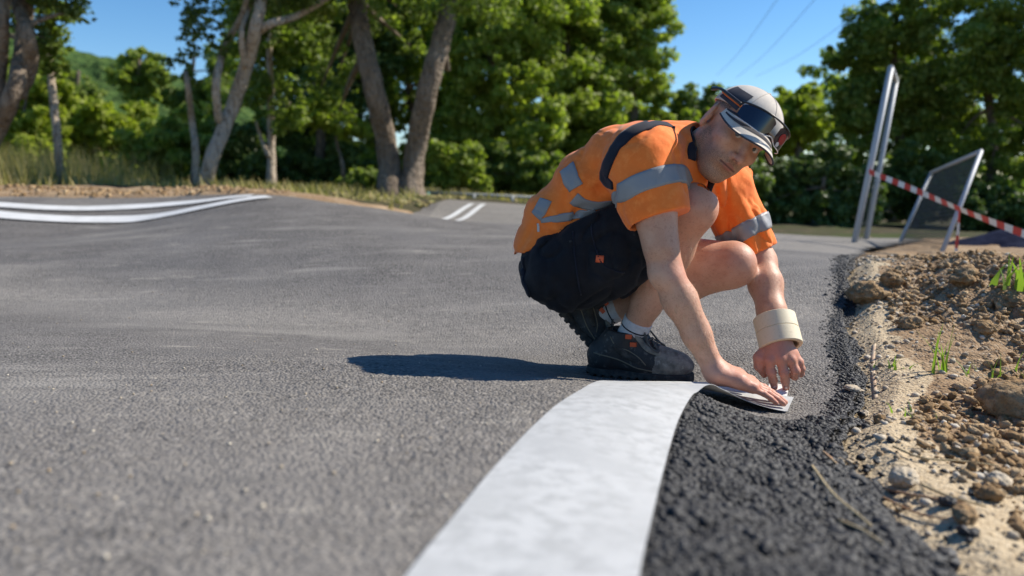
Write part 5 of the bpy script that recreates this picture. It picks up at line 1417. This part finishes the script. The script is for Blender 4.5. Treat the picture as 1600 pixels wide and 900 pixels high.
# ------------------------------------------------------------------ shorts
ST = Field(np.array([-0.04, 1.70, 0.02]), np.array([0.62, 2.45, 0.62]), 0.0045)
ST.ell(P(882, 412, 2.10), (np.array([1, 0, 0.25]), latp, np.cross(np.array([1, 0, 0.25]), latp)), (0.125, 0.175, 0.118), 0.05, m=0.12)
ST.ell(P(868, 422, 2.08), np.eye(3), (0.088, 0.14, 0.088), 0.05)
ST.chain([hipR + np.array([0.0, -0.01, -0.005]), P(955, 392, 1.965), P(1030, 352, 1.925)], [0.108, 0.098, 0.084], 0.05)
ST.cone(P(900, 425, 1.99), P(962, 418, 1.965), 0.092, 0.076, 0.05)
ST.chain([hipL, hipL + (knL - hipL) * 0.62], [0.105, 0.086], 0.05)
ST.chain([P(885, 392, 2.1), P(925, 352, 2.06), P(960, 335, 2.03)], [0.105, 0.118, 0.11], 0.05)
ST.chain([P(915, 372, 1.985), P(985, 352, 1.95), P(1035, 342, 1.925)], [0.082, 0.078, 0.074], 0.04)
ST.warp(lambda q: 0.004 * vnoise(q, 0.05, 4) + 0.010 * ridge(np.stack([q[:, 0] * 0.7 + q[:, 2] * 0.8, q[:, 1] * 0.5, q[:, 2] * 1.3 - q[:, 0] * 1.1], -1), 0.06, 6) + 0.006 * ridge(np.stack([q[:, 0] * 1.4, q[:, 1] * 0.5, q[:, 2] * 0.5 + q[:, 0] * 0.4], -1), 0.05, 7) - 0.004)
hemR = nrm(knR - hipR); hp_ = hipR + (knR - hipR) * 0.74
limb_cut(ST, hp_, hemR, 0.13, hp_)
hemL = nrm(knL - hipL); hl_ = hipL + (knL - hipL) * 0.60
limb_cut(ST, hl_, hemL, 0.11, hl_)
ST.plane(P(812, 398, 2.02) - tn * 0.022, -tn)
st_v, st_f = ST.mesh('shorts', 2)
shorts = part('shorts', mesh_np('shorts', st_v, st_f), M['shorts'], man)
sub('orange_tag', strip_on(ST, on(ST, [(931, 404), (943, 405)]), 0.018, across=3), 'hook', shorts)
sub('hip_seam', strip_on(ST, on(ST, [(895, 362), (898, 392), (902, 425), (908, 460)]), 0.003, across=2), 'navy', shorts)
sub('pocket_edge', strip_on(ST, on(ST, [(925, 350), (930, 385), (944, 415), (975, 425)]), 0.003, across=2), 'navy', shorts)
sub('back_strap', strip_on(ST, on(ST, [(818, 402), (818, 425), (823, 450), (828, 462)]), 0.012, thick=0.004, across=3), 'navy', shorts)

# ------------------------------------------------------------------ cap and sunglasses
CP_ = Field(HC - 0.22, HC + 0.22, 0.0026)
CP_.ell(H(-0.010, 0.030, 0), Ax, (0.106, 0.088, 0.085), 0.02)
CP_.ell(H(0.03, 0.044, 0), Ax, (0.066, 0.062, 0.07), 0.03)
capn = nrm(HU * -1 - HF * 0.04)
CP_.plane(H(0.0, 0.036, 0), nrm(-HU + 0.16 * HF))
CP_.ell(H(-0.012, 0.012, 0), Ax, (0.1005, 0.092, 0.079), 0.003, 'sub')
cp_v, cp_f = CP_.mesh('cap', 2)
CO = Field(HC - 0.22, HC + 0.22, 0.004)
CO.ell(H(-0.010, 0.030, 0), Ax, (0.106, 0.088, 0.085), 0.02); CO.ell(H(0.03, 0.044, 0), Ax, (0.066, 0.062, 0.07), 0.03)
cap = part('cap', mesh_np('cap', cp_v, cp_f), M['cap'], man)
# visor: curved sheet
def visor_pt(a, r):
    """a -1..1 across, r 0..1 outwards"""
    s_ = 0.083 * math.sin(a * 1.25) / math.sin(1.25)
    f0 = 0.096 * math.sqrt(max(0.0, 1 - (s_ / 0.091) ** 2)) - 0.006
    out = 0.080 * max(0.0, 1 - abs(a) ** 3.2) + 0.004
    drop = 0.42 * s_ * s_ / 0.078 * (0.55 + 0.45 * r)
    return H(f0 + 0.90 * out * r, 0.048 - 0.36 * out * r - drop, s_ * (1 + 0.06 * r))
VG = [[visor_pt(a, r_) for a in np.linspace(-1, 1, 29)] for r_ in np.linspace(0, 1, 9)]
VG = np.array(VG); dn = -HU * 0.0032
vv = np.concatenate([VG.reshape(-1, 3), (VG + dn).reshape(-1, 3)])
gf = grid_faces(29, 9); o_ = 29 * 9
rim = [(i, i + 1, o_ + i + 1, o_ + i) for i in range(8 * 29, 9 * 29 - 1)]
ff = [tuple(q) for q in gf] + [tuple(o_ + q[::-1]) for q in gf] + [q[::-1] for q in rim]
visor = part('visor', mesh_np('visor', vv, ff), M['cap'], cap)
def visor_strip(name, r0, r1, mat, a0=-0.98, a1=0.98, lift=0.0016):
    g = np.array([[visor_pt(a, r_) + HU * lift for a in np.linspace(a0, a1, 25)] for r_ in np.linspace(r0, r1, 4)])
    part(name, mesh_np(name, g.reshape(-1, 3), grid_faces(25, 4)), M[mat], cap)
visor_strip('visor_stripe', 0.38, 0.56, 'cap_dark', -0.95, 0.3)
visor_strip('visor_base', 0.02, 0.20, 'cap_dark', -0.98, 0.98)
v_, f_ = tube([visor_pt(a, 1.0) - HU * 0.001 for a in np.linspace(-1, 1, 31)], 0.0022, 6); part('visor_piping', mesh_np('visor_piping', v_, f_), M['cap_dark'], cap)
# cap panels and seams
def cap_pt(az, el, off=0.001):
    d = math.cos(el) * (math.cos(az) * HF + math.sin(az) * HS) + math.sin(el) * HU
    return CO.snap(H(-0.005, 0.04, 0) + d * 0.095, off, 12)
for az0, az1, nm, mt in ((-1.9, -0.85, 'side_panel', 'cap_dark'), (0.85, 1.9, 'side_panel', 'cap_dark')):
    g = np.array([[cap_pt(a, e_, 0.0012) for a in np.linspace(az0, az1, 18)] for e_ in np.linspace(-0.02, 0.55, 10)])
    part(nm, mesh_np(nm, g.reshape(-1, 3), grid_faces(18, 10)), M[mt], cap)
for az in (-2.6, -0.72, 0.0, 0.72, 2.6):
    v_, f_ = tube([cap_pt(az, e_, 0.0005) for e_ in np.linspace(0.0, 1.5, 14)], 0.0011, 5); part('seam', mesh_np('seam', v_, f_), M['cap'], cap)
vb, fb = rock(2, 0.006, 1, 1, 0.6, 0.0); part('button', mesh_np('button', vb + H(-0.008, 0.118, 0), fb), M['cap'], cap)
v_, f_ = tube([cap_pt(a, 0.12, 0.0025) for a in np.linspace(-2.0, -0.3, 14)], 0.0028, 6); part('orange_stripe', mesh_np('orange_stripe', v_, f_), M['orange_trim'], cap)
# sunglasses pushed up on the visor
sg = tag(obj('sunglasses', None, None, man)); sg.location = (0, 0, 0)
def sg_pt(a, h_):
    """wrap-around front: a -1..1 across, h 0..1 upwards"""
    s_ = 0.080 * math.sin(a * 1.2) / math.sin(1.2)
    f_ = 0.124 - 0.066 * (abs(a) ** 2.2)
    nose = 0.010 * math.exp(-(a / 0.14) ** 2) * (1 - h_)
    return H(f_ + 0.012 * (1 - h_), 0.038 + nose + 0.047 * h_ * (1 - 0.25 * abs(a) ** 2) - 0.012 * abs(a) ** 2, s_)
for nm, a0, a1 in (('lens', -0.93, -0.09), ('lens', 0.09, 0.93)):
    g = []
    for h_ in np.linspace(0, 1, 9):
        row = []
        for a in np.linspace(a0, a1, 17):
            q = (a - a0) / (a1 - a0); rr = 1 - abs(2 * q - 1) ** 5
            row.append(sg_pt(a, 0.5 + (h_ - 0.5) * (0.55 + 0.45 * rr)))
        g.append(row)
    g = np.array(g); th = np.concatenate([g.reshape(-1, 3), (g - HF * 0.002).reshape(-1, 3)])
    gf = grid_faces(17, 9); ff = [tuple(q[::-1]) for q in gf] + [tuple(q + 17 * 9) for q in gf]
    part(nm, mesh_np(nm, th, ff), M['lens'], sg)
v_, f_ = tube([sg_pt(a, 1.02) + HF * 0.001 for a in np.linspace(-0.98, 0.98, 27)], 0.0024, 7); part('frame', mesh_np('frame', v_, f_), M['black'], sg)
v_, f_ = tube([sg_pt(a, -0.02) + HF * 0.001 for a in np.linspace(-0.95, 0.95, 27)], 0.0012, 6); part('lower_rim', mesh_np('lower_rim', v_, f_), M['pale_print'], sg)
for sgn in (-1, 1):
    a_ = sg_pt(0.97 * sgn, 0.8); b_ = H(-0.035, 0.052, 0.094 * sgn); c_ = H(-0.085, 0.040, 0.086 * sgn)
    v_, f_ = tube(bez([a_, H(0.02, 0.054, 0.092 * sgn), b_, c_], 6), [0.0042] * 8 + [0.0038] * 7 + [0.0055] * 4, 7)
    part('temple', mesh_np('temple', v_, f_), M['black'], sg)
def lens_spot(a, h_, r_, mat, nm):
    c_ = sg_pt(a, h_) + HF * 0.0012
    ring_ = [sg_pt(a + r_ / 0.075 * math.cos(t), h_ + r_ / 0.040 * math.sin(t)) + HF * 0.0012 for t in np.linspace(0, 2 * math.pi, 14, endpoint=False)]
    part(nm, mesh_np(nm, [c_] + ring_, [(0, i + 1, (i + 1) % 14 + 1) for i in range(14)]), M[mat], sg)
lens_spot(0.36, 0.52, 0.0115, 'lens_print', 'printed_spot')
lens_spot(0.30, 0.16, 0.005, 'pale_print', 'printed_spot')

# ------------------------------------------------------------------ boots
def boot(heel, toe, upv, ankle, upd, label):
    """heel, toe: ground line of the sole; upv: up of the boot"""
    t = nrm(toe - heel); up = nrm(upv - t * (np.asarray(upv) @ t)); s = np.cross(up, t)        # s towards the boot's left
    Ln = np.linalg.norm(toe - heel)
    def b(l, w, h): return heel + t * l * Ln + s * w + up * h
    A3 = (t, s, up)
    Fd = Field(np.minimum(heel, toe) - 0.11, np.maximum(heel, toe) + np.array([0.11, 0.11, 0.22]), 0.0032)
    Fd.ell(b(0.80, 0.004, 0.045), A3, (0.068, 0.047, 0.040), 0.02)            # toe box
    Fd.ell(b(0.60, 0.002, 0.050), A3, (0.075, 0.045, 0.046), 0.03)
    Fd.chain([b(0.16, 0, 0.050), b(0.52, 0, 0.062)], [0.040, 0.042], 0.03)
    Fd.ell(b(0.14, 0, 0.050), A3, (0.046, 0.038, 0.050), 0.02)                # heel cup
    tp_ = ankle + (ankle - b(0.25, 0, 0.05)) * 0.12
    shin = nrm(np.array([t @ upd, 0, up @ upd])); shin = np.array([min(shin[0], 0.42), 0, 1.0]); sx = lambda h: 0.20 + (h - 0.06) * shin[0] / Ln * 1.9
    Fd.chain([b(0.19, 0, 0.07), b(sx(0.105), 0, 0.105), b(sx(0.132), 0, 0.132)], [0.045, 0.046, 0.047], 0.025)
    Fd.cone(b(0.62, 0, 0.070), b(sx(0.12) + 0.08, 0, 0.125), 0.028, 0.026, 0.022)       # tongue ridge
    Fd.plane(b(0, 0, 0.020), -up)
    Fd.plane(b(sx(0.134), 0, 0.134), nrm(up + 0.10 * t))
    Fd.cone(b(sx(0.12), 0, 0.12), b(sx(0.17), 0, 0.17), 0.038, 0.040, 0.004, 'sub')
    Fd.warp(lambda q: 0.0015 * vnoise(q, 0.02, 3))
    root = tag(obj('boot', None, None, man), label); root.location = (0, 0, 0)
    v_, f_ = Fd.mesh('upper', 2)
    c_ = v_[f_].mean(1); loc_ = (c_ - heel) @ t / Ln; hh = (c_ - heel) @ up
    m_ = mesh_np('upper', v_, f_); m_.materials.append(M['boot']); m_.materials.append(M['toe'])
    m_.polygons.foreach_set('material_index', ((loc_ > 0.69 + 0.02 * vnoise(c_, 0.02, 4) - 0.5 * (0.05 - hh)) & (hh < 0.12)).astype(np.int32))
    upper = part('upper', m_, None, root)
    So = Field(np.minimum(heel, toe) - 0.09, np.maximum(heel, toe) + 0.09, 0.0034)
    So.ell(b(0.76, 0.004, 0.013), A3, (0.080, 0.053, 0.05), 0.01); So.ell(b(0.16, 0, 0.013), A3, (0.055, 0.044, 0.05), 0.01)
    So.chain([b(0.16, 0, 0.0), b(0.7, 0, 0.0)], [0.040, 0.046], 0.02)
    So.plane(b(0, 0, 0.027), up); So.plane(b(0, 0, 0.002), -up)
    for l in np.arange(0.02, 1.0, 0.085): So.box(b(l, 0, 0.0), A3, (0.0045, 0.08, 0.009), 0.001, 0.002, 'sub')
    v_, f_ = So.mesh('sole', 1); part('sole', mesh_np('sole', v_, f_), M['sole'], root)
    # seams, eyelet stay, laces, hooks
    for sg_ in (-1, 1):
        pp = [Fd.snap(b(l, w * sg_, h), 0.0) for l, w, h in ((0.08, 0.05, 0.075), (0.3, 0.05, 0.062), (0.5, 0.055, 0.04), (0.68, 0.055, 0.030))]
        v_, f_ = strip_on(Fd, pp, 0.0028, 0.0006, 0.0012, 2); part('seam', mesh_np('seam', v_, f_), M['seam'], root)
        pp = [Fd.snap(b(l, w * sg_, h), 0.0) for l, w, h in ((0.50, 0.03, 0.140), (0.55, 0.034, 0.115), (0.63, 0.034, 0.09), (0.74, 0.026, 0.075))]
        v_, f_ = strip_on(Fd, pp, 0.014, 0.0008, 0.0022, 3); part('eyelet_stay', mesh_np('eyelet_stay', v_, f_), M['toe'], root)
        for l, h in ((0.455, 0.126), (0.50, 0.104)):
            q = Fd.snap(b(l, 0.05 * sg_, h), 0.003, 14)
            v_, f_ = box(q, A3, (0.008, 0.005, 0.0058)); part('lace_hook', mesh_np('lace_hook', v_, f_, False), M['hook'], root)
    for sg_ in (-1, 1):
        pp = [Fd.snap(b(l, w * sg_, h), 0.0, 10) for l, w, h in ((0.30, 0.055, 0.10), (0.42, 0.055, 0.075), (0.56, 0.055, 0.055))]
        v_, f_ = strip_on(Fd, pp, [0.012, 0.022, 0.010], 0.0006, 0.0018, 3); part('side_panel', mesh_np('side_panel', v_, f_), M['sole'], root)
        pp = [Fd.snap(b(l, w * sg_, h), 0.0, 10) for l, w, h in ((0.26, 0.055, 0.125), (0.34, 0.055, 0.095), (0.44, 0.055, 0.088), (0.55, 0.05, 0.07), (0.62, 0.05, 0.05))]
        v_, f_ = strip_on(Fd, pp, 0.0024, 0.0006, 0.0012, 2); part('seam', mesh_np('seam', v_, f_), M['seam'], root)
    for i, l in enumerate((0.50, 0.54, 0.58, 0.625, 0.67)):
        q = [Fd.snap(b(l + 0.012 * sg_ * (1 if i % 2 else -1), w, 0.17 - 0.34 * (l - 0.46)), 0.0025) for sg_, w in ((-1, -0.026), (0, -0.012), (0, 0.0), (0, 0.012), (1, 0.026))]
        v_, f_ = tube(bez(q, 4), 0.0030, 6); part('lace', mesh_np('lace', v_, f_), M['lace'], root)
    for sg_, k_ in ((-1, 0.0), (1, 0.4), (-1, 0.8)):
        q = [b(0.53, 0.0, 0.142), b(0.58, 0.025 * sg_, 0.130 + 0.01 * k_), b(0.66, 0.043 * sg_, 0.100), b(0.73, 0.028 * sg_ - 0.01 * k_, 0.086), b(0.64, 0.012 * sg_, 0.108)]
        q = [np.where(Fd.at(x_[None])[0] < 0.003, Fd.snap(x_, 0.003), x_) for x_ in q]
        v_, f_ = tube(bez(q, 6), 0.0026, 6); part('lace', mesh_np('lace', v_, f_), M['lace'], root)
    return root, Fd
gR = lambda u, v, Y: np.array([*P(u, v, Y)[:2], Tz(*P(u, v, Y)[:2])])
heelR, toeR = gR(922, 586, 2.07), gR(1080, 598, 1.945)
dR = nrm(toeR - heelR); toeR = heelR + dR * 0.285
boot(heelR, toeR, np.array([0, 0, 1.0]), anR, nrm(knR - anR), 'near work boot, flat on the asphalt, with scuffed toe cap')
toeL = gR(948, 581, 2.11) + np.array([0, 0.0, 0.004]); heelL = P(866, 486, 2.15)
dL = nrm(heelL - toeL); heelL = toeL + dL * 0.27
toeL2 = toeL + np.array([0.02, 0, -0.002])
boot(heelL, toeL, nrm(np.array([0.75, 0.05, 0.6])), anL, nrm(knL - anL), 'far work boot, heel raised, standing on its toe')
# socks
for a, k_, col_ in ((anR, knR, 'near'), (anL, knL, 'far')):
    d = nrm(k_ - a)
    Fs = Field(a - 0.12, a + 0.12, 0.0034)
    Fs.chain([a - d * 0.03, a, a + d * 0.08], [0.034, 0.0385, 0.0415], 0.01)
    Fs.plane(a + d * 0.062, d)
    v_, f_ = Fs.mesh('sock', 2)
    so = part('sock', mesh_np('sock', v_, f_), M['sock'], man)
    for o_ in (0.002,):
        rg = ring(Fs, a + d * 0.034 + d * o_, d, 0.045)
        v_, f_ = strip_on(Fs, rg, 0.0035, 0.0005, 0.0008, 2, 4, True); part('sock_stripe', mesh_np('sock_stripe', v_, f_), M['navy'], so)

# ------------------------------------------------------------------ masking tape rolls on the left wrist, paper strip under the fingers
def ring_roll(name, c_, ax, r0, r1, hgt, label):
    ax = nrm(ax); a1 = nrm(np.cross(ax, (1, 0.2, 0))); a2 = np.cross(ax, a1)
    prof = [(r0, -hgt / 2), (r0 + 0.0015, -hgt / 2), (r1 - 0.0012, -hgt / 2), (r1, -hgt / 2 + 0.0012), (r1, hgt / 2 - 0.0012), (r1 - 0.0012, hgt / 2), (r0 + 0.0015, hgt / 2), (r0, hgt / 2)]
    n = 64; V, Fq = [], []
    for i in range(n):
        t = 2 * math.pi * i / n
        for r_, h_ in prof: V.append((math.cos(t) * a1 + math.sin(t) * a2) * r_ + ax * h_)
    m_ = len(prof)
    for i in range(n):
        for k_ in range(m_):
            a, b_ = i * m_ + k_, i * m_ + (k_ + 1) % m_
            c2, d2 = ((i + 1) % n) * m_ + (k_ + 1) % m_, ((i + 1) % n) * m_ + k_
            Fq.append((a, b_, c2, d2))
    root = empty(name, c_, label, 'tape roll', 'masking tape rolls worn on the wrist')
    o = obj('tape_ring', mesh_np('tape_ring', V, [q for i, q in enumerate(Fq) if i % m_ != m_ - 1], 'sharp'), M['cream'], root)
    V2 = [];
    for i in range(n):
        t = 2 * math.pi * i / n
        for h_ in (-hgt / 2 + 0.0005, hgt / 2 - 0.0005):
            V2.append((math.cos(t) * a1 + math.sin(t) * a2) * (r0 - 0.0004) + ax * h_); V2.append((math.cos(t) * a1 + math.sin(t) * a2) * (r0 - 0.003) + ax * h_)
    F2 = []
    for i in range(n):
        a, b_ = 4 * i, 4 * ((i + 1) % n)
        F2 += [(a + 1, a + 3, b_ + 3, b_ + 1), (a, b_, b_ + 2, a + 2), (a, a + 1, b_ + 1, b_), (a + 2, b_ + 2, b_ + 3, a + 3)]
    obj('core', mesh_np('core', V2, F2, False), M['core'], root)
    return root
rax = nrm(eL - wL)
rax = nrm(nrm(eL - wL) * 0.75 + np.array([-0.08, 0.12, 0.35]))
rc = P(1215, 519, 1.920)
ring_roll('masking_tape_roll', rc + rax * 0.0225, rax, 0.045, 0.0548, 0.042, 'upper cream masking tape roll on his left wrist')
ring_roll('masking_tape_roll', rc - rax * 0.0205, rax, 0.045, 0.0552, 0.0425, 'lower cream masking tape roll on his left wrist')
a, b_ = P(1200, 602, 1.905), P(1233, 606, 1.90)
Lp = [P(1202, 598, 1.93), P(1200, 606, 1.915), P(1196, 620, 1.87), P(1193, 634, 1.83)]
Rp = [P(1233, 602, 1.925), P(1232, 610, 1.91), P(1230, 622, 1.865), P(1229, 637, 1.825)]
v, f = ribbon(on_ground(bez(Lp, 5), 0.004), on_ground(bez(Rp, 5), 0.004), 0.0006, 3)
tag(obj('paper_strip', mesh_np('paper_strip', v, f, 'sharp'), M['white_film']), 'small white paper strip under the two pressing fingers of his left hand', 'paper')
